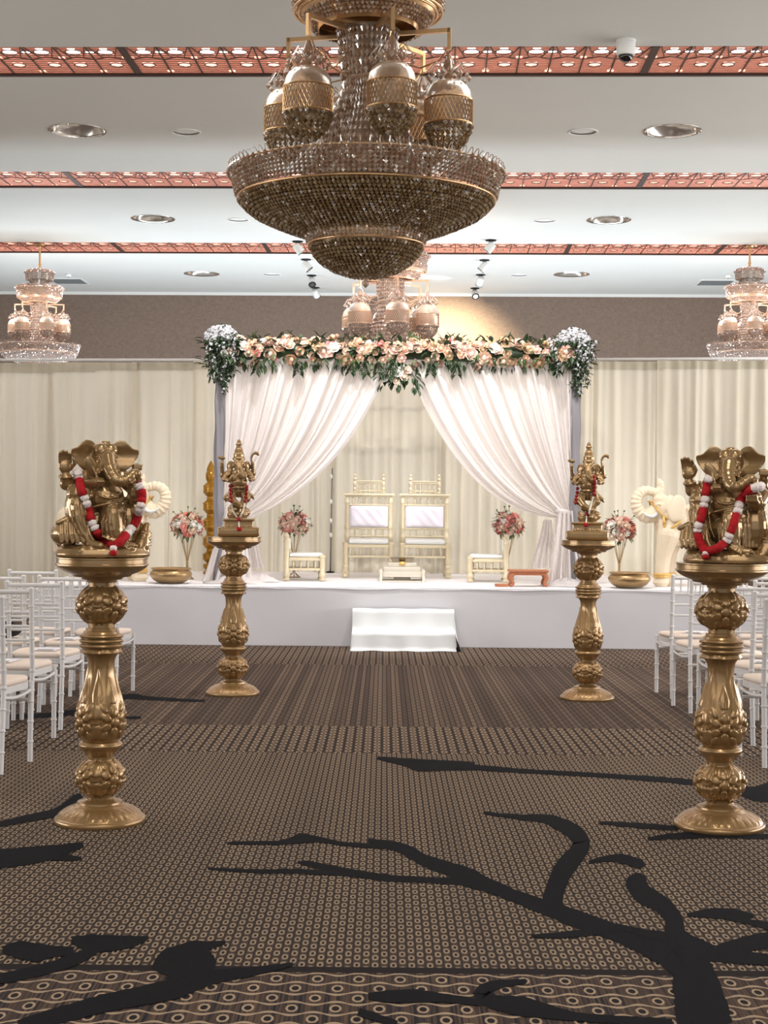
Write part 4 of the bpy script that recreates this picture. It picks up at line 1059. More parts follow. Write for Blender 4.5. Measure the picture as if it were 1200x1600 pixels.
# ------------------------------------------------------------------ small dancing statues
def small_ganesha():
    m = MB(); rnd = random.Random(5)
    m.bbox(-0.155, 0.155, -0.085, 0.085, 0.0, 0.075, 0.022); m.bbox(-0.105, 0.105, -0.07, 0.07, 0.07, 0.13, 0.012); m.bbox(-0.118, 0.118, -0.078, 0.078, 0.118, 0.134, 0.006)
    for k in range(11): m.ell((-0.09 + 0.018 * k, -0.072, 0.075 + 0.002 * (k % 2)), (0.012, 0.012, 0.008), 8, 6)
    m.ell((-0.005, 0.01, 0.165), (0.078, 0.055, 0.05)); m.ell((-0.02, 0.02, 0.20), (0.06, 0.05, 0.05)); m.ell((0.04, 0.02, 0.18), (0.05, 0.04, 0.04))
    # crossed dancing legs
    m.caps([(0.03, 0.0, 0.335), (0.055, -0.02, 0.285), (0.035, -0.035, 0.25), (0.02, -0.04, 0.18)], [0.042, 0.036, 0.026, 0.018]); m.ell((0.025, -0.06, 0.172), (0.018, 0.032, 0.013))
    m.caps([(-0.035, 0.0, 0.335), (-0.062, -0.025, 0.29), (-0.03, -0.055, 0.255), (0.02, -0.06, 0.228)], [0.042, 0.036, 0.025, 0.017]); m.ell((0.032, -0.068, 0.222), (0.026, 0.018, 0.013))
    m.ell((0.0, 0.01, 0.335), (0.074, 0.055, 0.045)); m.caps([(-0.06, 0.0, 0.33), (-0.098, 0.0, 0.285), (-0.092, 0.0, 0.262)], [0.02, 0.017, 0.007]); m.caps([(0.06, 0.0, 0.33), (0.10, 0.0, 0.30), (0.112, 0.0, 0.282)], [0.02, 0.015, 0.006])
    for k in range(7): m.caps([(-0.06 + 0.02 * k, -0.045 - 0.01 * (k % 2), 0.345), (-0.07 + 0.023 * k, -0.042, 0.295)], [0.006, 0.005], 7)
    m.torus((0, 0.0, 0.362), 0.060, 0.008, 24, 7)
    m.ell((0.0, -0.012, 0.405), (0.066, 0.060, 0.058)); m.ell((0, 0.0, 0.455), (0.06, 0.045, 0.05)); m.ell((-0.065, 0.0, 0.475), 0.028); m.ell((0.065, 0.0, 0.475), 0.028)
    m.caps([(0.05 * sin(t), -0.01 - 0.055 * cos(t), 0.45 - 0.02 * cos(t)) for t in [x * 0.25 for x in range(-5, 6)]], 0.005, 7)
    # head, ears, trunk, crown
    m.ell((0.0, -0.01, 0.535), (0.044, 0.046, 0.048)); m.ell((-0.015, -0.035, 0.545), 0.024); m.ell((0.015, -0.035, 0.545), 0.024)
    T = catmull([Vector(p) for p in ((0, -0.045, 0.53), (0.004, -0.07, 0.50), (0.012, -0.082, 0.465), (0.03, -0.085, 0.44), (0.046, -0.083, 0.452), (0.042, -0.083, 0.472))], 3)
    m.caps(T, [0.026 - 0.015 * i / (len(T) - 1) for i in range(len(T))], 10)
    for sx in (-1, 1):
        m.ell((sx * 0.026, -0.047, 0.533), (0.007, 0.006, 0.005), 8, 6); m.caps([(sx * 0.024, -0.05, 0.505), (sx * 0.034, -0.075, 0.495)], [0.007, 0.003])
        m.ell((sx * 0.062, 0.0, 0.525), (0.030, 0.010, 0.038), 14, 10, (0, sx * -0.3, sx * 0.5))
    m.lathe([(0.005, 0.565), (0.046, 0.565), (0.048, 0.580), (0.040, 0.588), (0.040, 0.612), (0.034, 0.620), (0.030, 0.645), (0.022, 0.655), (0.018, 0.675), (0.026, 0.682), (0.016, 0.694), (0.013, 0.712), (0.002, 0.722)], 20, (0, -0.005, 0))
    # front arms and rear arms with axe and curled noose
    m.caps([(-0.068, 0.0, 0.472), (-0.105, -0.02, 0.425), (-0.075, -0.06, 0.415), (-0.055, -0.075, 0.43)], [0.026, 0.022, 0.017, 0.012]); m.ell((-0.052, -0.08, 0.44), (0.014, 0.012, 0.018))
    m.caps([(0.068, 0.0, 0.472), (0.10, -0.025, 0.43), (0.085, -0.06, 0.42)], [0.026, 0.022, 0.015]); m.ell((0.082, -0.068, 0.42), (0.016, 0.014, 0.013)); m.ell((0.082, -0.07, 0.438), 0.014, 10, 8)
    m.caps([(-0.06, 0.015, 0.485), (-0.118, 0.02, 0.455), (-0.125, 0.0, 0.525)], [0.024, 0.022, 0.014]); m.ell((-0.125, -0.004, 0.54), (0.014, 0.012, 0.016)); m.caps([(-0.125, -0.004, 0.525), (-0.122, -0.004, 0.585)], 0.005, 7); m.ell((-0.128, -0.004, 0.582), (0.030, 0.007, 0.014), 12, 8, (0, 0.2, 0))
    m.caps([(0.06, 0.015, 0.485), (0.108, 0.02, 0.47), (0.102, 0.0, 0.53)], [0.024, 0.021, 0.014]); m.ell((0.102, -0.004, 0.542), (0.014, 0.012, 0.015))
    m.caps(catmull([Vector(p) for p in ((0.10, -0.004, 0.535), (0.092, -0.004, 0.58), (0.104, -0.004, 0.612), (0.13, -0.004, 0.622), (0.142, -0.004, 0.61))], 3), [0.008] * 4 + [0.009] * 4 + [0.012] * 4 + [0.010], 8)
    for (x, z) in ((-0.078, 0.455), (0.078, 0.455)): m.torus((x, -0.005, z), 0.026, 0.005, 16, 6, (0.6 if x > 0 else -0.6, 0, 0.8))
    return remesh(m, 0.0030, 1, M['gold_dark'], 'dancing_body', 0.5)
GS = small_ganesha()
DL = statue('dancing_deity_statue', 'small dancing gold elephant headed statue with conical crown on far pedestal left of aisle', GS, PLF + Vector((0.03, 0, PED_H)), R(8))
DR = statue('dancing_deity_statue', 'small dancing gold elephant headed statue with conical crown on far pedestal right of aisle', GS, PRF + Vector((-0.005, 0, PED_H)), R(-14))
def bead_garland(label, body, A, B, C, Yf):
    """two strings of red beads and pearls meeting in a tassel; pixel points of each strand laid on the statue"""
    tree = surface([o for o in body.children if o.name.startswith('body')])
    t = thing('bead_garland', label, 'garland')
    for pix in (A, B):
        path = drape_path(tree, pix, 0.008, Yf, 8); L = [0]
        for a, b in zip(path, path[1:]): L.append(L[-1] + (b - a).length)
        pe = MB(); s_ = 0.0; k = 0
        while s_ < L[-1]:
            while k < len(L) - 2 and L[k + 1] < s_: k += 1
            p = path[k].lerp(path[k + 1], (s_ - L[k]) / max(1e-6, L[k + 1] - L[k]))
            if s_ < L[-1] * 0.5:
                MB().ell(p, 0.0135, 12, 8).build('red_bead', M['red_bead'], t, True); s_ += 0.029
            else:
                pe.ell(p, 0.0072, 8, 6); s_ += 0.010
        pe.build('pearl_string', M['pearl'], t, True)['kind'] = 'stuff'
    path = drape_path(tree, C, 0.010, Yf, 6)
    MB().ell(path[0], (0.016, 0.012, 0.018), 12, 8).build('red_bead', M['red_bead'], t, True)
    MB().tube(path, 0.006, 8).build('tassel_cord', M['pearl'], t, True)
    fluffy([path[-1] + Vector((0, 0, 0.014)), path[-1], path[-1] - Vector((0, 0, 0.016))], 0.018, 77).build('red_tassel', M['red_flower'], t, True)
c6 = lambda x, y: (300 + x / 3.72, 680 + y / 3.72); c7 = lambda x, y: (840 + x / 3.72, 680 + y / 3.72)
bead_garland('thin red bead and pearl garland on the left dancing statue', DL, [c6(222, 295), c6(225, 340), c6(228, 385), c6(240, 440), c6(262, 478)], [c6(318, 298), c6(316, 340), c6(308, 385), c6(300, 430), c6(280, 478)], [c6(272, 488), c6(273, 515), c6(275, 545)], PLF.y)
bead_garland('thin red bead and pearl garland on the right dancing statue', DR, [c7(232, 310), c7(228, 350), c7(222, 392), c7(240, 425), c7(275, 460)], [c7(330, 240), c7(330, 290), c7(328, 335), c7(315, 390), c7(298, 455)], [c7(285, 460), c7(284, 490), c7(280, 520)], PRF.y)


# ------------------------------------------------------------------ white bamboo style chairs
def bamboo(mb, p0, p1, r, n=3, seg=10):
    pr = [(0, r)]
    for k in range(1, n + 1):
        t = k / (n + 1); pr += [(t - 0.014, r), (t - 0.008, r * 1.28), (t + 0.008, r * 1.28), (t + 0.014, r)]
    pr.append((1, r)); return mb.turn(p0, p1, pr, seg)
CHM = {}
def chair_meshes():
    bw, fw, dp = 0.165, 0.195, 0.37       # half widths at back and front, depth; local +y is the way the chair faces
    for nm, sx in (('rear_leg', -1), ('rear_leg_b', 1)):
        mb = MB(); bamboo(mb, (sx * bw * 1.02, -0.045, 0), (sx * bw, 0, 0.44), 0.0145, 3); bamboo(mb, (sx * bw, 0, 0.44), (sx * bw * 1.03, -0.055, 0.905), 0.0145, 4)
        mb.ell((sx * bw * 1.03, -0.055, 0.91), (0.017, 0.017, 0.012), 10, 6); mb.ell((sx * bw, 0, 0.44), 0.019, 10, 6); CHM[nm] = mb.mesh('rear_leg', M['white_paint'], False, 40)
    for nm, sx in (('front_leg', -1), ('front_leg_b', 1)):
        CHM[nm] = bamboo(MB(), (sx * fw, dp, 0), (sx * fw, dp, 0.435), 0.0145, 3).mesh('front_leg', M['white_paint'], False, 40)
    def outline(g, zf=0):
        P = []
        for (x, y) in ((-bw, -0.01), (bw, -0.01), (fw + 0.008, dp * 0.8), (fw - 0.02, dp + 0.02), (-fw + 0.02, dp + 0.02), (-fw - 0.008, dp * 0.8)): P.append((x * g, dp / 2 + (y - dp / 2) * g))
        return P
    def soft(P, n=4):
        Q = []; m = len(P)
        for i in range(m):
            a = Vector(P[i - 1]); b = Vector(P[i]); c = Vector(P[(i + 1) % m]); u = b + (a - b) * min(0.3, 0.05 / (a - b).length); v = b + (c - b) * min(0.3, 0.05 / (c - b).length)
            for k in range(n + 1): Q.append(bez(u, b, v, k / n))
        return [(q.x, q.y) for q in Q]
    CHM['seat_frame'] = MB().plate(soft(outline(1.0)), 0.405, 0.440).mesh('seat_frame', M['white_paint'], False, 40)
    cu = MB()
    lay = [(0.93, 0.440), (0.985, 0.446), (0.99, 0.458), (0.95, 0.468), (0.7, 0.474), (0.3, 0.476)]
    n = None
    for g, z in lay:
        P = soft(outline(g)); n = len(P); cu.v += [(p[0], p[1], z) for p in P]
    for i in range(len(lay) - 1):
        for k in range(n): cu.f.append((i * n + k, i * n + (k + 1) % n, (i + 1) * n + (k + 1) % n, (i + 1) * n + k))
    cu.f.append(tuple((len(lay) - 1) * n + k for k in range(n))); CHM['cushion'] = cu.mesh('cushion', M['cushion'], True)
    yb = lambda z: -0.055 * (z - 0.44) / 0.465
    def rail(z, r): return bamboo(MB(), (-bw * 1.02, yb(z), z), (bw * 1.02, yb(z), z), r, 0)
    CHM['top_rail'] = MB().turn((-bw * 1.06, yb(0.905), 0.893), (bw * 1.06, yb(0.905), 0.893), [(0, 0.010), (0.02, 0.0125), (0.98, 0.0125), (1, 0.010)], 10).mesh('top_rail', M['white_paint'], False, 40)
    for z in (0.775, 0.695, 0.615): CHM['back_rail%d' % int(z * 1000)] = rail(z, 0.0085).mesh('back_rail', M['white_paint'], False, 40)
    CHM['spindle'] = bamboo(MB(), (0, yb(0.775), 0.775), (0, yb(0.893), 0.893), 0.006, 1, 8).mesh('spindle', M['white_paint'], False, 40)
    st = MB(); st.rod((-fw, dp, 0.335), (fw, dp, 0.335), 0.009); st.rod((-bw, -0.012, 0.33), (bw, -0.012, 0.33), 0.009)
    CHM['stretcher_a'] = st.mesh('stretcher', M['white_paint'], False, 40)
    for nm, sx in (('stretcher_b', -1), ('stretcher_c', 1)):
        mb = MB()
        mb.tube([(sx * (bw + (fw - bw) * t), dp * t - 0.008 * (1 - t), 0.372 + 0.018 * (2 * t - 1) ** 2) for t in [k / 8 for k in range(9)]], 0.010, 8); CHM[nm] = mb.mesh('stretcher', M['white_paint'], True)
chair_meshes()
def chair(label, X, Y, rz, group):
    t = thing('banquet_chair', label, 'chair', (X, Y, 0), rz, group)
    for nm, me in CHM.items():
        if nm != 'spindle': put(me.name.split('.')[0], me, t)
    for k in range(5): put('spindle', CHM['spindle'], t, ((k - 2) * 0.055, 0, 0))
    return t
def card(label, ch, dx, dy, rz):
    """programme card lying on a chair seat"""
    p = ch.matrix_basis @ Vector((dx, dy, 0.4785)); e = ch.rotation_euler.z + rz
    mb = MB().box(-0.075, 0.075, -0.105, 0.105, 0, 0.0015)
    o = mb.build('programme_card', M['paper']); o.location = p; o.rotation_euler = (0, 0, e)
    mk = MB().box(-0.05, 0.05, -0.08, -0.03, 0.0016, 0.002).build('printed_block', M['vent'], o)
    return tag(o, label, 'card', 'programme cards left on the seats')
# left block: rows counted from the stage
rowL = {'first': (11.15, -1.925), 'second': (10.30, -1.960), 'third': (9.53, -1.985), 'fourth': (8.80, -2.005), 'fifth': (7.96, -1.960)}
GL = 'white chairs in the left block'; GRR = 'white chairs in the right block'
made = []
for row, (Y, xr) in rowL.items():
    cols = {'first': 3, 'second': 2, 'third': 2}.get(row, 1)
    for k in range(cols):
        tx = ['aisle seat', 'second seat from the aisle', 'third seat from the aisle'][k]
        rz = R(random.uniform(-5, -2)); c = chair('white bamboo style chair with cream cushion, left block, %s row from stage, %s' % (row, tx.replace('second seat from the aisle', 'second seat').replace('third seat from the aisle', 'third seat')), xr - 0.165 - 0.44 * k, Y, rz, GL)
        made.append((c, 'left', row, tx))
rowR = {'first': [(2.30, 11.36, -2), (2.735, 11.36, 1)], 'second': [(2.28, 10.57, -2), (2.72, 10.57, 2)], 'third': [(2.30, 9.85, 0), (2.74, 9.8, 0)], 'fourth': [(2.36, 9.17, -9)], 'fifth': [(2.245, 8.38, -2)]}
for row, L in rowR.items():
    for k, (x, Y, a) in enumerate(L):
        tx = ['aisle seat', 'second seat'][k]
        c = chair('white bamboo style chair with cream cushion, right block, %s row from stage, %s' % (row, tx), x, Y, R(-a), GRR)
        made.append((c, 'right', row, tx))
for i, (c, side, row, tx) in enumerate(made):
    if tx == 'aisle seat' and row in ('second', 'third', 'fourth', 'first') and not (side == 'left' and row == 'first'):
        card('white printed card lying on the %s row aisle seat of the %s block' % (row, side), c, random.uniform(-0.05, 0.05), 0.16, random.uniform(-0.6, 0.6))
# black bag left on a chair of the left block
c0 = [c for c, sd, rw, tx in made if sd == 'left' and rw == 'second' and tx.startswith('second')][0]
bg = thing('handbag', 'black soft bag standing on a left block chair seat', 'bag', c0.location + Vector((-0.02, 0.19, 0.478)))
MB().ell((0, 0, 0.055), (0.12, 0.075, 0.055), 18, 12).ell((-0.07, 0.01, 0.07), (0.06, 0.06, 0.05), 14, 10).build('bag_body', M['black'], bg, True)
MB().tube([(-0.06, 0, 0.09), (-0.05, 0, 0.15), (0.0, 0, 0.175), (0.05, 0, 0.15), (0.06, 0, 0.09)], 0.007, 8).build('handle', M['black'], bg, True)

# ------------------------------------------------------------------ stage, steps, backdrop drapes
ST = 0.60; SX0, SX1, SY0, SY1 = -3.47, 3.86, 15.30, 18.75
stage = thing('stage', 'low white cloth covered stage with grey white skirt across the end of the aisle', 'stage', (0, SY0, 0))
def skirt(u, v):
    x = SX0 + (SX1 - SX0) * u; b = 0.006 * sin(u * 9.3) * (1 - v) + 0.004 * sin(u * 31 + v * 3) + 0.012 * exp(-((u * 7 % 1 - 0.5) / 0.05) ** 2) * 0.3
    return (x, -0.004 - b, 0.002 + (ST - 0.014) * v)
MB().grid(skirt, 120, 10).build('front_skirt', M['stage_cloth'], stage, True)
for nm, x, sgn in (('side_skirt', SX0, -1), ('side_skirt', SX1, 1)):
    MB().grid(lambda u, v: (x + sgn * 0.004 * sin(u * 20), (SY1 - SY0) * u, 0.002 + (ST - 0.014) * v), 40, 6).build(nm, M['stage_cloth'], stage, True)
MB().box(SX0 + 0.03, SX1 - 0.03, 0.03, SY1 - SY0, 0.05, ST - 0.03).build('platform', M['black'], stage)
def top(u, v):
    x = SX0 - 0.004 + (SX1 - SX0 + 0.008) * u; y = -0.012 + (SY1 - SY0 + 0.01) * v
    z = ST + 0.0025 * sin(u * 47) * sin(v * 13 + u * 9)
    if v == 0: z = ST - 0.022 - 0.004 * sin(u * 60); y = -0.014
    elif v < 0.03: z = ST - 0.002
    return (x, y, z - 0.003)
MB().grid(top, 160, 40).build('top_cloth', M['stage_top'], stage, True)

stp = thing('stage_steps', 'two white cloth covered steps in front of the stage', 'steps', (0.2, 14.83, 0))
def stepcloth(u, v):
    """cloth falling over two treads; v runs from the stage edge down to the floor"""
    hw = 0.50
    prof = [(0.44, 0.385), (0.24, 0.385), (0.225, 0.375), (0.215, 0.20), (0.205, 0.188), (0.02, 0.182), (0.0, 0.170), (-0.010, 0.03), (-0.03, 0.004)]
    q = v * (len(prof) - 1); i = min(int(q), len(prof) - 2); f = q - i
    y = prof[i][0] * (1 - f) + prof[i + 1][0] * f; z = prof[i][1] * (1 - f) + prof[i + 1][1] * f
    fl = max(0, (v - 0.7) / 0.3)
    x = (u - 0.5) * 2 * hw * (1 + 0.03 * fl)
    y -= 0.010 * sin(u * 23) * sin(v * 7) + 0.012 * fl * sin(u * 11 + 1) + 0.006 * sin(u * 5.0)
    z += 0.003 * sin(u * 19 + v * 4)
    return (x, y, max(0.003, z))
MB().grid(stepcloth, 60, 48).build('step_cloth', M['white_satin'], stp, True)
for sx in (-1, 1):
    def side(u, v):
        y = 0.44 - 0.46 * u; zt = 0.385 if u < 0.44 else (0.385 - (u - 0.44) / 0.05 * 0.2 if u < 0.49 else 0.184)
        fl = (1 - v) ** 1.5
        return (sx * (0.498 + fl * (0.06 if sx > 0 else 0.012) * (0.7 + 0.5 * u) + 0.008 * sin(u * 14) * fl), y - fl * 0.03 * u, 0.002 + (zt - 0.004) * v)
    MB().grid(side, 30, 12).build('side_cloth', M['white_satin'], stp, True)
MB().box(-0.47, 0.47, 0.03, 0.43, 0.0, 0.15).box(-0.47, 0.47, 0.25, 0.43, 0.15, 0.36).build('step_core', M['black'], stp)

DY = 18.45
def dpos(x): return DY + math.tan(RA) * x
# backdrop: pipe and drape panels, gathered, each its own curtain
DEDGE = [(-5.20, None), (-4.05, 'at the far left edge behind the left chairs'), (-3.02, 'behind the left seated statue'), (-2.28, 'behind the yellow tower, left of arch'), (-0.62, 'behind the left arch curtain'),
         (0.70, 'behind the two throne chairs'), (2.45, 'behind the right arch curtain'), (3.26, 'right of arch behind the brass bowl'), (4.20, 'behind the white elephant'), (5.35, 'at the far right edge behind the right statue')]
rnd = random.Random(11)
for i in range(1, len(DEDGE)):
    xa, xb, lab = DEDGE[i - 1][0], DEDGE[i][0], DEDGE[i][1]
    zt = 3.085 + 0.085 * (i - 1) / 8; onstage = i > 2 or False
    zb = ST + 0.003 if xa > SX0 - 0.1 else 0.004
    if i == 2: zb = 0.004
    ph = [rnd.uniform(0, 6.28) for _ in range(6)]; W = xb - xa
    def fold(u, t):
        e = min(u, 1 - u); ga = 1 + 0.9 * exp(-(e / 0.05) ** 2)
        s_ = 0.026 * sin(u * W * 34 + ph[0] + 0.9 * sin(u * 5 + ph[1])) + 0.017 * sin(u * W * 58 + ph[2] + 1.3 * sin(u * 9 + ph[3])) + 0.020 * sin(u * W * 13 + ph[4])
        return s_ * ga * (0.35 + 0.65 * (1 - t) ** 0.6)
    def panel(u, v):
        x = xa - 0.03 + (W + 0.06) * u; sway = 0.025 * sin(u * 17 + ph[5]) * (1 - v)
        z0 = (0.004 if x < SX0 - 0.02 else ST + 0.003) if i == 2 else zb
        return (x + sway * (i != 2), dpos(x) - 0.04 + fold(u, v) + (0.02 if i % 2 else -0.02), z0 + (zt - z0) * v)
    t = thing('gathered_drape', 'cream gathered backdrop drape panel %s' % lab, 'drape', ((xa + xb) / 2, dpos((xa + xb) / 2), 0), 0, 'backdrop drape panels')
    nu = int(W * 130)
    mb = MB().grid(panel, nu, 14); mb.xf(Matrix.Translation(-t.location)); mb.build('curtain', M['drape'], t, True)
    def hem(u, v):
        p = panel(u, 1 - 0.038 * (1 - v)); return (p[0], p[1] - 0.012, p[2] + 0.004 * v)
    mb = MB().grid(hem, nu, 2); mb.xf(Matrix.Translation(-t.location)); mb.build('pole_pocket', M['drape_hem'], t, True)
for nm, xa, xb, za, zb in (('drape_pole', -5.25, -1.66, 3.092, 3.115), ('drape_pole', -1.64, 1.90, 3.115, 3.135), ('drape_pole', 1.92, 5.4, 3.14, 3.178)):
    pos = {-5.25: 'left of the arch', -1.64: 'hidden behind the arch', 1.92: 'right of the arch'}[xa]
    tag(MB().rod((xa, dpos(xa) - 0.045, za + 0.030), (xb, dpos(xb) - 0.045, zb + 0.030), 0.015, None, 12).build(nm, M['light_white'], None, True), 'slim white pole along the top of the backdrop drapes %s' % pos, 'pole')
# dark upright seen through a gap in the drapes beside the thrones
x = -0.635
up = thing('drape_upright', 'thin dark upright post in the drape gap left of the thrones', 'post', (x, dpos(x) - 0.125, ST))
MB().rod((0, 0, 0.0), (0.012, 0, 1.25), 0.008, None, 10).build('post', M['vent'], up, True)
for z in (0.45, 0.62, 0.85, 1.15): MB().ell((0, -0.004, z), (0.018, 0.014, 0.03), 10, 8).build('clip', M['light_white'], up, True)
MB().lathe([(0.05, 0), (0.05, 0.012), (0.014, 0.02)], 16).build('foot_plate', M['black'], up)


# ------------------------------------------------------------------ flowers
def rose_mesh(name, mat, seed):
    rnd = random.Random(seed); mb = MB()
    mb.ell((0, -0.1, 0), (0.45, 0.5, 0.45), 8, 6)
    for L, (n, rad, tilt, size) in enumerate(((3, 0.28, 0.25, 0.55), (5, 0.45, 0.55, 0.66), (6, 0.62, 0.95, 0.75))):
        for k in range(n):
            a = 2 * pi * k / n + L * 0.6 + rnd.uniform(-.1, .1); b = len(mb.v)
            for j in range(4):
                v = j / 3
                for i in range(4):
                    u = i / 3 - 0.5; wd = size * (0.55 + 0.6 * sin(pi * min(1, v * 0.75 + 0.12)))
                    rr = rad * (0.55 + 0.5 * v) + tilt * 0.22 * v * v + 0.10 * (1 - 4 * u * u) * v
                    y = -(v * (1.0 - 0.28 * L)) + 0.42 - 0.16 * L + 0.1 * u * u * 4 * v
                    ang = a + u * wd * 1.5 / max(0.35, rr + 0.25)
                    mb.v.append((rr * cos(ang), y, rr * sin(ang)))
            for j in range(3):
                for i in range(3): mb.f.append((b + j * 4 + i, b + j * 4 + i + 1, b + j * 4 + 5 + i, b + j * 4 + 4 + i))
    mb.ell((0, 0.32, 0), (0.5, 0.22, 0.5), 8, 5)
    return mb.mesh(name, mat, True)          # flower faces local -y, radius about 1
ROSES = {k: rose_mesh('rose', M['rose_' + k], i) for i, k in enumerate(ROSE)}
def leaf(mb, p, d, L, W, up=Vector((0, 0, 1))):
    """folded pointed leaf with a mid rib crease"""
    d = Vector(d).normalized(); sd = d.cross(up); sd = sd.normalized() if sd.length > 1e-3 else Vector((1, 0, 0)); n = sd.cross(d)
    p = Vector(p); pts = [p]
    for t, wv in ((0.3, 0.85), (0.6, 1.0), (0.85, 0.5)):
        c = p + d * L * t + n * (-0.25 * L * t * t)
        pts += [c - sd * W * wv / 2 + n * W * 0.18, c, c + sd * W * wv / 2 + n * W * 0.18]
    pts.append(p + d * L + n * (-0.3 * L))
    b = len(mb.v); mb.v += [tuple(q) for q in pts]
    for f in ((0, 2, 1), (0, 3, 2), (1, 2, 5, 4), (2, 3, 6, 5), (4, 5, 8, 7), (5, 6, 9, 8), (7, 8, 10), (8, 9, 10)): mb.f.append(tuple(b + i for i in f))
def face_rot(d):
    """rotation that turns local -y to direction d"""
    return Vector((0, -1, 0)).rotation_difference(Vector(d).normalized()).to_euler()

# ------------------------------------------------------------------ wedding arch
AY = 15.72; AXL = at(343, 700, AY).x; AXR = at(899, 700, AY).x; AZ = 2.965
arch = thing('wedding_arch', 'white draped wedding arch frame on the stage', 'arch', ((AXL + AXR) / 2, AY, ST))
ox, oz = arch.location.x, ST
for x, tw in ((AXL, 0), (AXR, 1)):
    MB().rod((x - ox, 0, 0.0), (x - ox, 0, AZ - oz), 0.028, None, 12).build('post', M['light_white'], arch, True)
    MB().lathe([(0.16, 0.0), (0.16, 0.012), (0.04, 0.016), (0.036, 0.05)], 20, (x - ox, 0, 0)).build('foot_plate', M['light_white'], arch, False, 40)
    wr = MB()
    def wrap(u, v):
        a = 2 * pi * u; r = 0.050 + 0.007 * sin(5 * a + v * 9) + 0.006 * sin(v * 30 + a)
        return (x - ox + r * cos(a), r * sin(a), 0.02 + (AZ - oz - 0.04) * v)
    wr.grid(wrap, 36, 24); wr.build('post_wrap', M['post_cloth'], arch, True)
MB().rod((AXL - ox, 0, AZ - oz), (AXR - ox, 0, AZ - oz), 0.028, None, 12).build('crossbar', M['light_white'], arch, True)
BY = 1.35                      # the rear pair of posts
for x in (AXL + 0.06, AXR - 0.02):
    MB().rod((x - ox, BY, 0), (x - ox, BY, AZ - oz), 0.024, None, 10).build('rear_post', M['light_white'], arch, True)
    MB().rod((x - ox, 0, AZ - oz), (x - ox, BY, AZ - oz), 0.02, None, 10).build('side_bar', M['light_white'], arch, True)
MB().rod((AXL + 0.06 - ox, BY, AZ - oz), (AXR - 0.02 - ox, BY, AZ - oz), 0.02, None, 10).build('rear_crossbar', M['light_white'], arch, True)

def tied_curtain(label, tops, mids, ends, seed, flip):
    """sheer gathered on the crossbar, swept to a tie on the post; strands are curves from rail to tie"""
    rnd = random.Random(seed); ph = [rnd.uniform(0, 6.28) for _ in range(8)]
    cur = AY + 0.03
    def pt(p, dy=0): return at(p[0], p[1], cur + dy)
    A = [Vector(p) for p in tops]; B = [Vector(p) for p in mids]; C = [Vector(p) for p in ends]
    def fn(u, v):
        # u 0 outer edge (post) .. 1 inner edge
        a = A[0].lerp(A[1], u); b = B[0].lerp(B[1], u ** 1.15); c = C[0].lerp(C[1], u)
        p = bez(a, b, c, v)
        w1 = 0.035 * sin(u * 62 + ph[0] + 1.2 * sin(u * 7 + ph[1])) + 0.026 * sin(u * 118 + ph[2] + v * 1.2) + 0.05 * sin(u * 21 + ph[3] + v * 0.8) + 0.012 * sin(u * 200 + ph[4])
        env = (0.50 + 0.65 * sin(pi * min(1, v * 1.05)) ** 0.8) * (1 - 0.45 * v)
        sl = 0.10 * sin(pi * v) * u                       # belly of the swag comes a little forward
        q = Vector((p.x, p.y))
        q.y += 2.2 * sin(u * 62 + ph[0]) * sin(pi * v) * 0.6
        return pt(q, -0.02 + w1 * env - sl)
    t = thing('sheer_curtain', label, 'curtain', at(C[0].x, C[0].y, cur), 0, 'arch curtains')
    mb = MB().grid(fn, 220, 44); mb.xf(Matrix.Translation(-t.location)); mb.build('swag', M['sheer'], t, True)
    # tie and the tail that falls to the stage
    tie = pt(((C[0].x + C[1].x) / 2, (C[0].y + C[1].y) / 2), -0.03)
    return t, tie
CL, tieL = tied_curtain('sheer white arch curtain swept to the left post', [(352, 556), (611, 558)], [(352, 690), (548, 745)], [(350, 796), (388, 811)], 3, 1)
CR, tieR = tied_curtain('sheer white arch curtain swept to the right post', [(893, 556), (630, 558)], [(892, 690), (722, 800)], [(896, 792), (868, 809)], 9, -1)
def tail(par, tie, pix, seed, nm='tail', dy=0.0, mat='sheer'):
    """pix: (x centre, y, half width) rows from the tie down"""
    rnd = random.Random(seed); ph = [rnd.uniform(0, 6.28) for _ in range(5)]; n = len(pix)
    def fn(u, v):
        q = v * (n - 1); i = min(int(q), n - 2); f = q - i; a, b = pix[i], pix[i + 1]
        x = a[0] + (b[0] - a[0]) * f; y = a[1] + (b[1] - a[1]) * f; h = a[2] + (b[2] - a[2]) * f
        d = AY + dy - 0.05 + 0.0022 * h * sin(u * 26 + ph[0] + v * 2) + 0.0012 * h * sin(u * 47 + ph[1])
        p = at(x + (u - 0.5) * 2 * h, y, d)
        p.z = max(p.z, ST + 0.012 + 0.012 * abs(sin(u * 23 + ph[2])))
        return p
    mb = MB().grid(fn, 60, 26); mb.xf(Matrix.Translation(-par.location)); return mb.build(nm, M[mat], par, True)
def puddle(par, c, rx, ry, h, seed):
    rnd = random.Random(seed); ph = [rnd.uniform(0, 6.28) for _ in range(6)]
    def fn(u, v):
        a = 2 * pi * u; r = v * (1 + 0.16 * sin(3 * a + ph[0]) + 0.10 * sin(7 * a + ph[1]))
        z = h * (1 - v) ** 1.1 + 0.030 * (abs(sin(5 * a + 7 * v + ph[2])) * (1 - v * 0.55)) + 0.018 * abs(sin(11 * a - 6 * v + ph[3])) * (1 - 0.5 * v)
        if v > 0.96: z = 0.0
        return (c[0] + rx * r * cos(a), c[1] + ry * r * sin(a), ST + 0.006 + z * (0.12 + 0.88 * (1 - v ** 3)))
    mb = MB().grid(fn, 72, 16); mb.xf(Matrix.Translation(-par.location)); mb.build('cloth_puddle', M['sheer'], par, True)
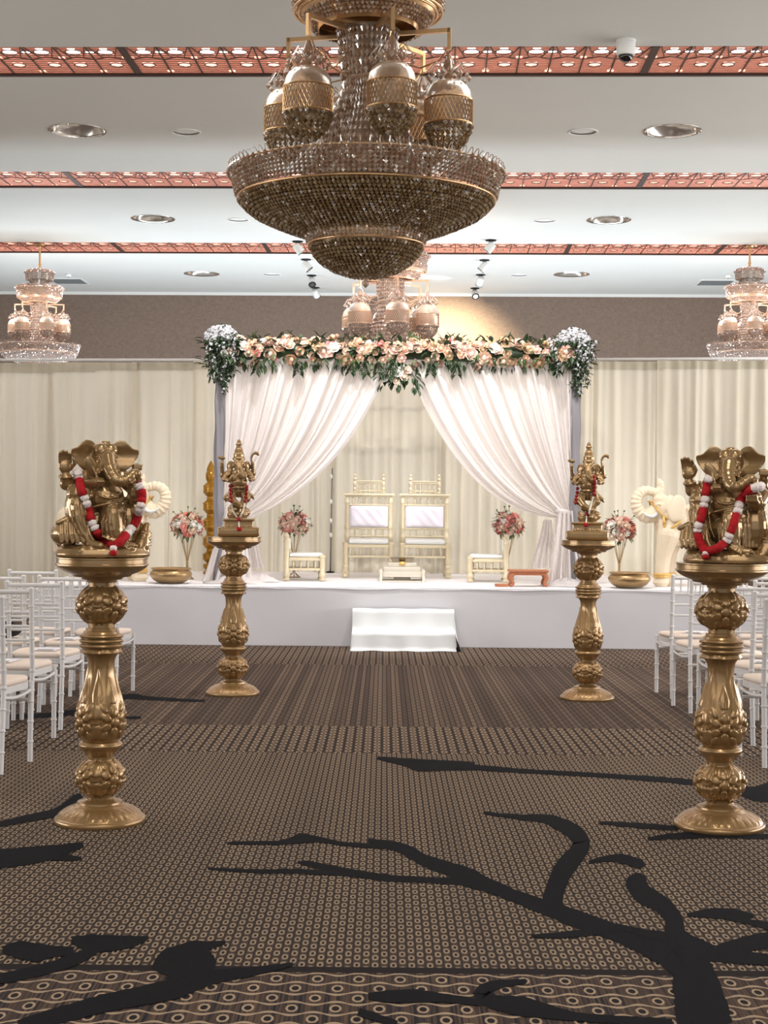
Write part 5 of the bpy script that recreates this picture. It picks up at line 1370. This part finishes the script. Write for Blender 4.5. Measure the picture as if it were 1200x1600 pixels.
tail(CL, tieL, [(366, 800, 15), (364, 825, 20), (360, 860, 28), (357, 895, 36), (356, 908, 40)], 21)
tail(CR, tieR, [(884, 798, 12), (884, 825, 15), (884, 860, 20), (884, 895, 26), (884, 912, 28)], 22)
puddle(CL, at(364, 908, AY - 0.06), 0.28, 0.12, 0.05, 4); puddle(CR, at(886, 912, AY - 0.08), 0.24, 0.13, 0.05, 6)
puddle(CL, at(405, 899, AY + 0.30), 0.22, 0.12, 0.07, 5)
tail(CR, tieR, [(856, 812, 7), (855, 835, 11), (852, 860, 16), (850, 888, 21)], 24, 'rear_tail', 0.55)
tail(CL, tieL, [(385, 812, 7), (387, 835, 11), (390, 860, 16), (392, 888, 21)], 25, 'rear_tail', 0.55)
for par, tie in ((CL, tieL), (CR, tieR)):
    mb = MB().torus((0, 0, 0), 0.085, 0.022, 24, 8, (0.15, 0, 1)); mb.xf(Matrix.Translation(tie - par.location + Vector((0, 0.03, 0))) @ Matrix.Diagonal((1, 0.8, 1.4, 1))); mb.build('tie_band', M['sheer'], par, True)

# flower garland along the crossbar: every rose its own piece
gar = thing('arch_flower_garland', 'long garland of peach and blush roses with dark leaves along the arch crossbar', 'garland', ((AXL + AXR) / 2, AY, AZ))
rnd = random.Random(21)
x0, x1 = AXL + 0.05, AXR - 0.05; gl = gar.location
core = MB().tube([(x - gl.x, 0.0, 0.012 * sin(x * 5)) for x in np.linspace(x0, x1, 40)], 0.075, 10)
core.build('moss_core', M['leaf'], gar, True)
kinds = ['blush'] * 5 + ['peach'] * 3 + ['cream'] * 4 + ['honey'] * 2 + ['pink'] + ['white']
NR = 175
for k in range(NR):
    x = x0 + (x1 - x0) * (k + rnd.uniform(0, 0.9)) / NR; a = rnd.gauss(0.2, 0.75)
    a = max(-1.1, min(1.6, a))
    d = Vector((rnd.uniform(-.35, .35), -cos(a), sin(a))); r = rnd.choice([0.040, 0.045, 0.05, 0.055, 0.064, 0.075])
    p = Vector((x - gl.x, 0, 0)) + Vector((0, -cos(a), sin(a))) * rnd.uniform(0.10, 0.15)
    o = put('rose', ROSES[rnd.choice(kinds)], gar, p, face_rot(d), (r, r, r))
lf = [MB(), MB()]
for k in range(620):
    x = rnd.uniform(x0 - 0.05, x1 + 0.05); a = rnd.uniform(-2.2, 2.2); q = rnd.uniform(0.08, 0.15)
    base = Vector((x - gl.x, -cos(a) * q, sin(a) * q))
    d = Vector((rnd.uniform(-1, 1), -cos(a) * 0.8 + rnd.uniform(-.4, .4), sin(a) + rnd.uniform(-.6, .35)))
    leaf(lf[k % 3 == 0], base, d, rnd.uniform(0.07, 0.125), rnd.uniform(0.03, 0.05))
for k in range(9):                                      # sprigs hanging below
    x = rnd.uniform(x0 + 0.1, x1 - 0.1); s_ = -1; L = rnd.uniform(0.08, 0.17)
    st0 = Vector((x - gl.x, -0.12, s_ * 0.10)); dr = Vector((rnd.uniform(-.5, .5), -0.2, s_)).normalized()
    for j in range(7):
        b = st0 + dr * L * j / 6
        for sx in (-1, 1): leaf(lf[0], b, dr * 0.6 + Vector((sx * rnd.uniform(.5, 1), -0.4, 0)), 0.085, 0.045)
    lf[0].tube([st0, st0 + dr * L], 0.004, 5)
lf[0].build('foliage', M['leaf'], gar)['kind'] = 'stuff'; lf[1].build('pale_foliage', M['leaf_light'], gar)['kind'] = 'stuff'

# centre posy below the garland
pc = at(622, 587, AY - 0.05); po = thing('hanging_posy', 'small posy of white flowers and leaves hanging under the middle of the arch garland', 'flowers', pc)
for (dx, dz, r, kd) in ((0.0, 0.03, 0.062, 'white'), (0.06, -0.02, 0.05, 'cream'), (-0.13, -0.035, 0.045, 'white'), (0.10, 0.05, 0.045, 'blush'), (-0.02, -0.06, 0.04, 'cream')):
    put('rose', ROSES[kd], po, (dx, -0.06, dz), face_rot((dx * 3, -1, 0.2)), (r, r, r))
lm = MB()
for k in range(80):
    b = Vector((rnd.gauss(0, 0.10), rnd.uniform(-0.05, 0.03), rnd.gauss(0, 0.055))); leaf(lm, b, (b.x * 4 + rnd.uniform(-.5, .5), -0.5, b.z * 5 - 0.4), rnd.uniform(0.06, 0.10), 0.04)
for k in range(12): leaf(lm, Vector((0.19 + rnd.uniform(-.03, .03), -0.05, -0.02 - 0.012 * k)), (rnd.uniform(-1, 1), -.5, -1), 0.07, 0.035)
lm.rod((0, 0, 0), (0.02, 0.04, 0.2), 0.02); lm.tube([(0.02, 0, 0.05), (0.13, -0.03, 0.04), (0.19, -0.05, -0.06)], 0.006, 6)
lm.build('foliage', M['leaf'], po)['kind'] = 'stuff'

def corner_cascade(label, pix_top, strands, seed):
    rnd = random.Random(seed); c = at(pix_top[0], pix_top[1], AY - 0.02)
    t = thing('blossom_cascade', label, 'flowers', c, 0, 'white blossom cascades on the arch corners')
    bl = MB(); lv = MB()
    def blossom(p, r):
        for j in range(4):
            a = rnd.uniform(0, 6.28); e = Vector((cos(a), rnd.uniform(-1, .2), sin(a))).normalized()
            bl.ell(p + e * r * 0.5, (r * rnd.uniform(.5, .8), r * rnd.uniform(.4, .7), r * rnd.uniform(.5, .8)), 6, 4)
    for k in range(620):                                # rounded crown of blossom
        v = Vector((rnd.gauss(0, 1), rnd.gauss(0, 1), rnd.gauss(0, 1))).normalized(); v.z = abs(v.z) * 1.15 - 0.3
        p = Vector((v.x * 0.155, v.y * 0.13, v.z * 0.12)) * rnd.uniform(0.85, 1.12); blossom(p, rnd.uniform(0.014, 0.022))
    for (dx, L, wd) in strands:
        for s_ in range(int(wd)):
            x = dx + rnd.uniform(-0.05, 0.05); y = rnd.uniform(-0.15, -0.05); l = L * rnd.uniform(0.7, 1.0); n = int(l / 0.018)
            for j in range(n):
                z = -0.02 - l * j / n; xx = x + 0.02 * sin(j * 0.4 + s_) ; yy = y - 0.02 * sin(j * .2)
                if rnd.random() < 0.62: blossom(Vector((xx + rnd.uniform(-.02, .02), yy - 0.01, z)), rnd.uniform(0.009, 0.017) * (1.25 - 0.5 * j / n))
                for q in range(2): leaf(lv, (xx, yy, z), (rnd.uniform(-1, 1), rnd.uniform(-1, .3), rnd.uniform(-1, .2)), rnd.uniform(0.035, 0.06), 0.026)
            lv.tube([(x, y, 0), (x, y, -l)], 0.003, 4)
    for k in range(240):
        v = Vector((rnd.gauss(0, 1), rnd.gauss(0, 1), rnd.gauss(0, 1))).normalized()
        leaf(lv, (v.x * 0.145, v.y * 0.125, v.z * 0.115 - 0.03), v + Vector((0, 0, -0.5)), 0.055, 0.028)
    for k in range(26):
        sx = rnd.choice((-1, 1)); leaf(lv, (sx * rnd.uniform(0.1, 0.2), -0.05, rnd.uniform(-.35, 0.0)), (sx, -.3, rnd.uniform(-.5, .5)), 0.09, 0.04)
    bl.build('blossoms', M['wisteria'], t, True)['kind'] = 'stuff'; lv.build('trailing_leaves', M['leaf'], t)['kind'] = 'stuff'
corner_cascade('white blossom cascade on the left corner of the arch', (346, 526), [(-0.06, 0.50, 5), (0.03, 0.58, 6), (0.10, 0.42, 4), (-0.12, 0.38, 3), (0.17, 0.30, 2)], 5)
corner_cascade('white blossom cascade on the right corner of the arch', (896, 531), [(0.02, 0.58, 6), (0.09, 0.48, 5), (-0.04, 0.32, 4), (-0.20, 0.36, 3), (0.14, 0.30, 3)], 8)

# ------------------------------------------------------------------ throne chairs
def turned(mb, p0, p1, r, seg=12):
    pr = [(0, r * 0.9), (0.03, r * 1.25), (0.07, r * 1.25), (0.09, r * 0.7), (0.12, r * 1.15), (0.18, r * 1.2), (0.22, r * 0.75), (0.25, r), (0.75, r), (0.78, r * 0.75), (0.82, r * 1.15), (0.88, r * 1.15), (0.91, r * 0.7), (0.95, r * 1.2), (1, r * 0.8)]
    return mb.turn(p0, p1, pr, seg)
def throne(label, x, Y):
    t = thing('throne_chair', label, 'chair', (x, Y, ST), 0, 'carved pale gold throne chairs'); m = M['throne']
    P = lambda mb, nm, mat=None, sm=False, an=40: mb.build(nm, mat or m, t, sm, an)
    D = 0.44
    for sx in (-1, 1):
        X = sx * 0.255
        mb = MB().lathe([(0.02, 0), (0.036, 0.004), (0.038, 0.02), (0.028, 0.035), (0.036, 0.05), (0.040, 0.075), (0.030, 0.09), (0.028, 0.10), (0.036, 0.115), (0.036, 0.13), (0.026, 0.145), (0.030, 0.17), (0.032, 0.20), (0.026, 0.22), (0.031, 0.24), (0.031, 0.36), (0.036, 0.372), (0.036, 0.385), (0.02, 0.395)], 16, (X, 0, 0))
        P(mb, 'front_leg')
        mb = MB().lathe([(0.026, 0), (0.030, 0.02), (0.026, 0.04), (0.026, 0.42), (0.034, 0.44), (0.034, 0.46), (0.026, 0.48), (0.026, 0.53), (0.033, 0.545), (0.033, 0.56), (0.026, 0.575), (0.026, 0.83), (0.033, 0.845), (0.026, 0.86), (0.03, 0.88), (0.02, 0.905)], 14, (X * 0.98, D, 0))
        P(mb, 'rear_post')
        mb = MB().lathe([(0.016, 0.945), (0.024, 0.955), (0.014, 0.97), (0.024, 0.99), (0.024, 1.00), (0.014, 1.02), (0.023, 1.04), (0.023, 1.075), (0.012, 1.09), (0.023, 1.105), (0.021, 1.12), (0.010, 1.135), (0.018, 1.15), (0.014, 1.165), (0.003, 1.175)], 12, (sx * 0.163, D, 0))
        P(mb, 'crest_finial')
        P(MB().bbox(X - 0.016, X + 0.016, 0.02, D - 0.02, 0.335, 0.372), 'side_rail'); P(MB().rod((X, 0.02, 0.225), (X, D - 0.02, 0.225), 0.011, None, 8), 'side_stretcher')
    P(MB().bbox(-0.235, 0.235, -0.015, 0.02, 0.335, 0.365), 'front_rail'); P(MB().bbox(-0.235, 0.235, -0.012, 0.014, 0.222, 0.245), 'lower_rail')
    for k in range(5): 
        mb = MB(); turned(mb, ((k - 2) * 0.088, 0, 0.245), ((k - 2) * 0.088, 0, 0.335), 0.010, 10); P(mb, 'spindle')
    P(MB().bbox(-0.24, 0.24, 0.0, D, 0.36, 0.375), 'seat_panel')
    cu = MB().bbox(-0.225, 0.225, -0.02, D - 0.03, 0.375, 0.432, 0.022); P(cu, 'seat_cushion', M['white_satin'], True, None)
    P(MB().bbox(-0.295, 0.295, D - 0.045, D + 0.045, 0.918, 0.945, 0.008), 'top_rail'); P(MB().bbox(-0.27, 0.27, D - 0.03, D + 0.03, 0.902, 0.918), 'top_moulding')
    for z in (0.815, 0.545, 0.455): P(MB().turn((-0.235, D, z), (0.235, D, z), [(0, 0.012), (0.03, 0.016), (0.06, 0.011), (0.94, 0.011), (0.97, 0.016), (1, 0.012)], 10), 'back_rail')
    def pad(u, v):
        e = min(u, 1 - u, v, 1 - v); b = 0.028 * min(1, e / 0.12) ** 0.5
        return (-0.218 + 0.436 * u, D - 0.012 - b - 0.004 * sin(u * 23 + v * 11) * min(1, e * 8), 0.557 + 0.246 * v)
    mb = MB().grid(pad, 30, 18); mb.box(-0.218, 0.218, D - 0.012, D + 0.01, 0.557, 0.803); P(mb, 'back_pad', M['lilac_satin'], True, 50)
    for k in range(6):
        mb = MB(); turned(mb, (-0.19 + 0.076 * k, D, 0.82), (-0.19 + 0.076 * k, D, 0.905), 0.010, 10); P(mb, 'spindle')
    for k in range(5):
        mb = MB(); turned(mb, (-0.16 + 0.08 * k, D, 0.46), (-0.16 + 0.08 * k, D, 0.54), 0.010, 10); P(mb, 'spindle')
    for z, r in ((1.085, 0.010), (1.065, 0.006), (0.975, 0.009)): P(MB().rod((-0.15, D, z), (0.15, D, z), r, None, 10), 'crest_rail')
    for k in range(5):
        mb = MB(); turned(mb, (-0.11 + 0.055 * k, D, 0.945), (-0.11 + 0.055 * k, D, 1.07), 0.010, 10); P(mb, 'crest_spindle')
T1 = at(575, 902, 17.2); T2 = at(664, 902.5, 17.2)
throne('carved pale gold throne chair with creased lilac back pad, left of the pair', T1.x, 17.2)
throne('carved pale gold throne chair with smooth lilac back pad, right of the pair', T2.x, 17.2)

def low_chair(label, x, Y, rz):
    """low carved chair; local -y is its front"""
    t = thing('low_carved_chair', label, 'chair', (x, Y, ST), rz, 'low carved chairs at the stage sides'); m = M['throne']
    P = lambda mb, nm, mat=None, sm=False, an=40: mb.build(nm, mat or m, t, sm, an)
    wv, D = 0.20, 0.38
    for sx in (-1, 1):
        mb = MB().lathe([(0.022, 0), (0.036, 0.004), (0.038, 0.02), (0.026, 0.035), (0.036, 0.05), (0.038, 0.075), (0.028, 0.09), (0.030, 0.10), (0.030, 0.24), (0.036, 0.25), (0.036, 0.262), (0.02, 0.275)], 14, (sx * wv, 0, 0)); P(mb, 'front_leg')
        mb = MB().lathe([(0.022, 0), (0.036, 0.004), (0.038, 0.02), (0.026, 0.035), (0.036, 0.05), (0.038, 0.075), (0.028, 0.09), (0.028, 0.40), (0.034, 0.415), (0.026, 0.43), (0.030, 0.46), (0.034, 0.475), (0.022, 0.49), (0.012, 0.505)], 14, (sx * wv, D, 0)); P(mb, 'rear_post')
        for z in (0.215, 0.11): P(MB().bbox(sx * wv - 0.014, sx * wv + 0.014, 0.02, D - 0.02, z, z + 0.024), 'side_rail')
        for k in range(4):
            mb = MB(); turned(mb, (sx * wv, 0.075 + 0.077 * k, 0.134), (sx * wv, 0.075 + 0.077 * k, 0.215), 0.011, 10); P(mb, 'spindle')
    for y in (0.0, D):
        for z in (0.215, 0.11): P(MB().bbox(-wv + 0.02, wv - 0.02, y - 0.014, y + 0.014, z, z + 0.024), 'cross_rail')
    P(MB().bbox(-wv + 0.01, wv - 0.01, 0.01, D - 0.02, 0.235, 0.252), 'seat_panel')
    P(MB().bbox(-wv + 0.005, wv - 0.005, -0.005, D - 0.03, 0.252, 0.292, 0.016), 'seat_cushion', M['white_satin'], True, None)
    P(MB().bbox(-wv + 0.02, wv - 0.02, D - 0.045, D + 0.0, 0.33, 0.455, 0.018), 'back_pad', M['white_satin'], True, None)
    for z in (0.315, 0.468): P(MB().rod((-wv, D, z), (wv, D, z), 0.011, None, 10), 'back_rail')
l1 = at(472, 907, 16.34); l2 = at(766, 908.5, 16.40)
low_chair('low carved chair facing right below the left inner bouquet', l1.x + 0.20, 16.34 + 0.18, R(90 + 4))
low_chair('low carved chair facing left beside the brown stool', l2.x - 0.20, 16.40 + 0.18, R(-90 - 5))

# small tiered fire altar in the centre
c = at(628, 908.5, 16.44); t = thing('tiered_altar_stand', 'small pale silver tiered fire altar with dark dish between the throne chairs', 'altar', c)
kd = M['kund']
for sx in (-1, 1):
    for sy in (-1, 1): MB().lathe([(0.020, 0), (0.024, 0.008), (0.016, 0.02), (0.02, 0.05), (0.014, 0.07), (0.018, 0.10), (0.024, 0.115), (0.010, 0.13)], 12, (sx * 0.225, sy * 0.20, 0)).build('corner_post', kd, t, False, 40)
MB().bbox(-0.23, 0.23, -0.20, 0.20, 0.0, 0.018).build('base_board', kd, t, False, 40)
MB().bbox(-0.225, 0.225, -0.185, 0.185, 0.055, 0.112).build('lower_tier', kd, t, False, 40)
MB().bbox(-0.09, 0.09, -0.16, 0.16, 0.018, 0.075).build('ash_drawer', M['steel'], t, False, 40)
MB().bbox(-0.195, 0.195, -0.16, 0.16, 0.112, 0.160).build('middle_tier', kd, t, False, 40)
MB().bbox(-0.15, 0.15, -0.13, 0.13, 0.160, 0.205).build('upper_tier', kd, t, False, 40)
MB().add([(-0.10, -0.09, 0.205), (0.10, -0.09, 0.205), (0.10, 0.09, 0.205), (-0.10, 0.09, 0.205), (-0.13, -0.12, 0.255), (0.13, -0.12, 0.255), (0.13, 0.12, 0.255), (-0.13, 0.12, 0.255), (-0.11, -0.10, 0.25), (0.11, -0.10, 0.25), (0.11, 0.10, 0.25), (-0.11, 0.10, 0.25), (-0.08, -0.07, 0.215), (0.08, -0.07, 0.215), (0.08, 0.07, 0.215), (-0.08, 0.07, 0.215)],
    [(0, 1, 5, 4), (1, 2, 6, 5), (2, 3, 7, 6), (3, 0, 4, 7), (4, 5, 9, 8), (5, 6, 10, 9), (6, 7, 11, 10), (7, 4, 8, 11), (8, 9, 13, 12), (9, 10, 14, 13), (10, 11, 15, 14), (11, 8, 12, 15), (12, 13, 14, 15), (3, 2, 1, 0)]).build('fire_dish', M['steel'], t)
MB().lathe([(0.02, 0), (0.034, 0.01), (0.036, 0.03), (0.012, 0.04)], 14, (0, -0.128, 0.178)).build('gold_boss', M['ivory_gold'], t, True)

# reddish low stool and wooden block
c = at(826.5, 917.5, 15.50); t = thing('low_wooden_stool', 'low reddish wooden stool with curved legs at the right of the stage', 'stool', (c.x, 15.50, ST))
MB().bbox(-0.20, 0.20, 0.0, 0.26, 0.145, 0.168, 0.006).bbox(-0.185, 0.185, 0.012, 0.248, 0.115, 0.146, 0.004).build('stool_top', M['chowki'], t, False, 40)
for sx in (-1, 1):
    for y in (0.03, 0.23):
        P = catmull([Vector(p) for p in ((sx * 0.165, y, 0.125), (sx * 0.182, y, 0.085), (sx * 0.166, y, 0.05), (sx * 0.160, y, 0.025), (sx * 0.178, y, 0.013))], 4)
        MB().caps(P, [0.026 - 0.012 * i / (len(P) - 1) + (0.004 if i == len(P) - 1 else 0) for i in range(len(P))], 10).build('leg', M['chowki'], t, True)
c = at(782, 917, 15.62); t = thing('wooden_block', 'small pale wooden block on the stage beside the reddish stool', 'block', (c.x, 15.52, ST), R(8))
MB().bbox(-0.065, 0.065, -0.03, 0.03, 0.0, 0.028, 0.005).build('block_body', M['chowki'], t, False, 40); MB().bbox(-0.060, 0.060, -0.025, 0.025, 0.028, 0.034, 0.003).build('pale_top', M['throne'], t, False, 40)

# brass bowls
def bowl(label, px, py, Y):
    c = at(px, py, Y); t = thing('brass_bowl', label, 'bowl', (c.x, Y, ST), 0, 'wide brass bowls on the stage'); k = 0.97
    pr = smooth_prof([(0.09, 0.0), (0.13, 0.008), (0.175, 0.035), (0.208, 0.075), (0.212, 0.100), (0.198, 0.124), (0.186, 0.132)], 4) + [(0.186, 0.137), (0.200, 0.146), (0.203, 0.150), (0.198, 0.153), (0.180, 0.142), (0.176, 0.132)]
    MB().lathe([(0.005, 0.0)] + pr + smooth_prof([(0.176, 0.130), (0.196, 0.10), (0.17, 0.05), (0.10, 0.02), (0.005, 0.016)], 4), 64, cap=False, disp=lambda a, z, r: 0.0022 * sin(a * 22 + z * 160) * (1 if 0.02 < z < 0.12 and r > 0.12 else 0)).build('bowl_body', M['brass'], t, True)
    MB().torus((0, 0, 0.151), 0.200, 0.006, 56, 8).build('rim', M['brass'], t, True)
bowl('wide hammered brass bowl in front of the left outer bouquet', 267, 912, 15.56); bowl('wide hammered brass bowl in front of the right outer bouquet', 983, 919, 15.52)

# rose bouquets on wire trumpet stands
def bouquet(label, px, py, Y, rz, seed, zb=ST):
    c = at(px, py, Y); rnd = random.Random(seed); H = c.z - zb
    t = thing('rose_bouquet', label, 'bouquet', (c.x, Y, zb), 0, 'rose bouquets on wire stands')
    ks = ['pink'] * 4 + ['coral'] * 2 + ['blush'] * 4 + ['cream'] * 3 + ['dusty'] * 2 + ['white'] * 2
    n = 58; R0 = 0.135
    MB().ell((0, 0, H), (0.12, 0.11, 0.10), 14, 10).build('foam_ball', M['leaf'], t, True)
    for k in range(n):
        z = 1 - 1.62 * (k + 0.5) / n; a = k * 2.39996 + rnd.uniform(-.2, .2); q = sqrt(max(0, 1 - z * z))
        d = Vector((q * cos(a), q * sin(a), z)); r = rnd.uniform(0.038, 0.058)
        put('rose', ROSES[rnd.choice(ks)], t, Vector((d.x * R0 * 1.12, d.y * R0, H + d.z * R0 * 0.92)) * 1.0, face_rot(d + Vector((0, -0.15, 0))), (r, r, r))
    lm = MB()
    for k in range(60):
        v = Vector((rnd.gauss(0, 1), rnd.gauss(0, 1), rnd.gauss(0, .8))).normalized(); leaf(lm, Vector((0, 0, H)) + Vector((v.x * 0.14, v.y * 0.13, v.z * 0.12)), v, rnd.uniform(0.05, 0.08), 0.03)
    for k in range(4):
        v = Vector((rnd.uniform(-1, 1), -0.3, 1)).normalized(); b = Vector((0, 0, H)) + v * 0.13; lm.tube([b, b + v * 0.08], 0.0025, 4); lm.ell(b + v * 0.085, 0.010, 8, 6)
    lm.build('leaves', M['leaf_light'], t)['kind'] = 'stuff'
    for k in range(8):
        a = 2 * pi * k / 8
        MB().tube([(0.085 * cos(a), 0.085 * sin(a), H - 0.08), (0.05 * cos(a), 0.05 * sin(a), H - 0.20), (0.008 * cos(a), 0.008 * sin(a), max(0.10, H - 0.36)), (0.012 * cos(a), 0.012 * sin(a), 0.06), (0.07 * cos(a), 0.07 * sin(a), 0.006)], 0.0035, 5).build('stand_wire', M['wire'], t, True)
    MB().torus((0, 0, H - 0.085), 0.085, 0.004, 32, 6).torus((0, 0, 0.006), 0.07, 0.005, 32, 6).torus((0, 0, max(0.10, H - 0.36)), 0.012, 0.006, 16, 6).build('stand_ring', M['wire'], t, True)
bouquet('pink and cream rose bouquet on a wire stand behind the left brass bowl', 293, 822, 16.4, 0, 31)
bouquet('coral and cream rose bouquet on a wire stand behind the left low chair', 460, 819, 17.0, 0, 32)
bouquet('coral and cream rose bouquet on a wire stand behind the right low chair', 794, 820, 17.05, 0, 33)
bouquet('pink and cream rose bouquet on a wire stand behind the right brass bowl', 968, 828, 16.4, 0, 34)

# golden stacked tower
c = at(328, 895, 17.75); t = thing('stacked_pot_tower', 'tall golden yellow turned tower of stacked pots left of the arch', 'tower', (c.x, 17.75, ST))
q = lambda y: (1330 - y) / 819 * 0.985
def tier(y0, y1, prof, nm): MB().lathe([(0.01, q(y0))] + [(r / 819, q(y)) for r, y in prof] + [(0.01, q(y1))], 28).build(nm, M['amber'], t, False, 35)
tier(1330, 1230, [(60, 1330), (66, 1318), (60, 1305), (40, 1290), (62, 1270), (66, 1250), (60, 1235)], 'foot')
def pot(y0, y1):
    h = y0 - y1; tier(y0, y1, [(34, y0), (34, y0 - h * 0.06), (42, y0 - h * 0.10), (64, y0 - h * 0.26), (71, y0 - h * 0.30), (71, y0 - h * 0.36), (68, y0 - h * 0.38), (68, y0 - h * 0.62), (72, y0 - h * 0.64), (72, y0 - h * 0.70), (66, y0 - h * 0.72), (44, y0 - h * 0.84), (34, y0 - h * 0.88), (34, y0 - h * 0.93), (40, y0 - h * 0.95), (38, y0 - h)], 'pot')
for a, b in ((1230, 1100), (1100, 935), (935, 765), (765, 598), (598, 432)): pot(a, b)
tier(432, 345, [(40, 432), (47, 415), (49, 375), (44, 358), (38, 345)], 'neck')
tier(345, 245, [(38, 345), (40, 335), (36, 312), (24, 280), (12, 258), (4, 247)], 'spire')

# ------------------------------------------------------------------ white elephants
def elephant_meshes():
    m = MB()
    m.ell((0.48, 0, 0.60), (0.40, 0.20, 0.235)); m.ell((0.17, 0, 0.62), (0.20, 0.185, 0.22)); m.ell((0.78, 0, 0.57), (0.17, 0.185, 0.21)); m.ell((0.42, 0, 0.74), (0.28, 0.14, 0.11))
    for (x, y) in ((0.02, -0.11), (0.14, 0.12), (0.62, -0.11), (0.74, 0.11)):
        m.caps([(x + 0.06, y, 0.52), (x + 0.01, y, 0.30), (x, y, 0.13), (x - 0.008, y, 0.045)], [0.115, 0.082, 0.072, 0.080], 16); m.ell((x - 0.012, y, 0.035), (0.090, 0.082, 0.036))
    m.ell((0.05, 0, 0.80), (0.125, 0.125, 0.135)); m.ell((0.03, 0, 0.89), (0.09, 0.10, 0.06)); m.caps([(0.16, 0, 0.70), (0.05, 0, 0.76)], [0.17, 0.12])
    T = catmull([Vector(p) for p in ((0.0, 0, 0.79), (-0.06, 0, 0.735), (-0.12, 0, 0.715), (-0.185, 0, 0.75), (-0.225, 0, 0.82), (-0.228, 0, 0.90), (-0.185, 0, 0.965), (-0.11, 0, 0.985), (-0.04, 0, 0.965), (0.01, 0, 0.975), (0.03, 0, 1.03), (0.012, 0, 1.085))], 4)
    rr = [0.088 - 0.062 * (i / (len(T) - 1)) ** 0.75 for i in range(len(T))]
    m.caps(T, rr, 16)
    for i in range(6, len(T) - 2, 2): m.torus(T[i], rr[i] * 0.99, 0.0105, 20, 6, (T[i + 1] - T[i - 1]).normalized())
    m.ell((-0.005, 0, 0.70), (0.05, 0.045, 0.035))
    for sy in (-1, 1):
        m.ell((0.15, sy * 0.165, 0.80), (0.095, 0.022, 0.15), 18, 12, (sy * 0.25, 0.1, sy * 0.45)); m.ell((0.19, sy * 0.18, 0.70), (0.06, 0.018, 0.08), 14, 10, (sy * 0.2, 0, sy * 0.4))
        m.ell((-0.035, sy * 0.095, 0.815), (0.018, 0.012, 0.014)); m.caps([(-0.06, sy * 0.095, 0.835), (-0.02, sy * 0.11, 0.845), (0.01, sy * 0.11, 0.83)], 0.008, 8)
    m.caps([(0.93, 0, 0.62), (0.97, 0, 0.50), (0.96, 0, 0.35), (0.95, 0, 0.30)], [0.03, 0.018, 0.013, 0.022])
    # saddle cloth with raised border
    m.ell((0.46, 0, 0.66), (0.24, 0.212, 0.205)); 
    body = remesh(m, 0.0085, 2, M['ivory'], 'elephant_body', 0.5)
    tk = MB()
    for sy in (-1, 1): tk.caps(catmull([Vector(p) for p in ((-0.04, sy * 0.075, 0.735), (-0.09, sy * 0.10, 0.715), (-0.145, sy * 0.105, 0.725), (-0.185, sy * 0.10, 0.755))], 4), [0.024 - 0.018 * i / 12 for i in range(13)], 10)
    tusk = tk.mesh('tusk', M['white_satin'], True)
    n = 40
    neck = MB().tube([(0.15 - 0.126 * cos(a), 0.205 * sin(a), 0.64 - 0.10 * cos(a)) for a in [2 * pi * k / n for k in range(n)]], 0.014, 8, True).mesh('neck_band', M['ivory_gold'], True)
    band = []
    for (x, y) in ((0.02, -0.11), (0.14, 0.12), (0.62, -0.11), (0.74, 0.11)):
        g = MB().lathe([(0.070, 0.082), (0.086, 0.084), (0.089, 0.092), (0.084, 0.100), (0.088, 0.108), (0.091, 0.118), (0.086, 0.130), (0.070, 0.132)], 26, (x - 0.006, y, 0))
        band.append(g.mesh('anklet', M['ivory_gold'], True))
    hd = MB()
    for sy in (-1, 1):
        hd.tube([(-0.075, sy * 0.05, 0.86), (-0.045, sy * 0.105, 0.80), (0.0, sy * 0.135, 0.74), (0.06, sy * 0.150, 0.69)], 0.010, 7)
        hd.caps([(0.02, sy * 0.145, 0.72), (0.025, sy * 0.155, 0.62)], [0.012, 0.018], 8)
    hd.tube([(-0.085, sy * 0.07, 0.87) for sy in (-1, -0.5, 0, 0.5, 1)], 0.010, 7)
    for sy in (-1, 1):
        hd.ell((-0.045, sy * 0.104, 0.815), (0.012, 0.008, 0.008), 10, 7)
    head = hd.mesh('gilt_headdress', M['ivory_gold'], True)
    return [('body', body), ('tusks', tusk), ('neck_band', neck), ('gilt_headdress', head)] + [('anklet', q_) for q_ in band]
EL = elephant_meshes()
def elephant(label, loc, rz, mirror):
    t = thing('elephant_figure', label, 'elephant', loc, rz, 'white elephant figures')
    sc = (-1, 1, 1) if mirror else (1, 1, 1)
    for nm, me in EL:
        if mirror:
            me = me.copy(); me.transform(Matrix.Diagonal((-1, 1, 1, 1))); me.flip_normals()
        put(nm, me, t)
e1 = at(1030, 916.5, 15.85); elephant('white elephant figure with raised trunk and gilt bands right of the arch', (e1.x, 15.97, ST + 0.006), R(6), False)
e2 = at(221, 908, 15.9); elephant('white elephant figure with curled trunk behind the left seated statue', (e2.x, 16.02, ST + 0.006), R(-6), True)

#@@END
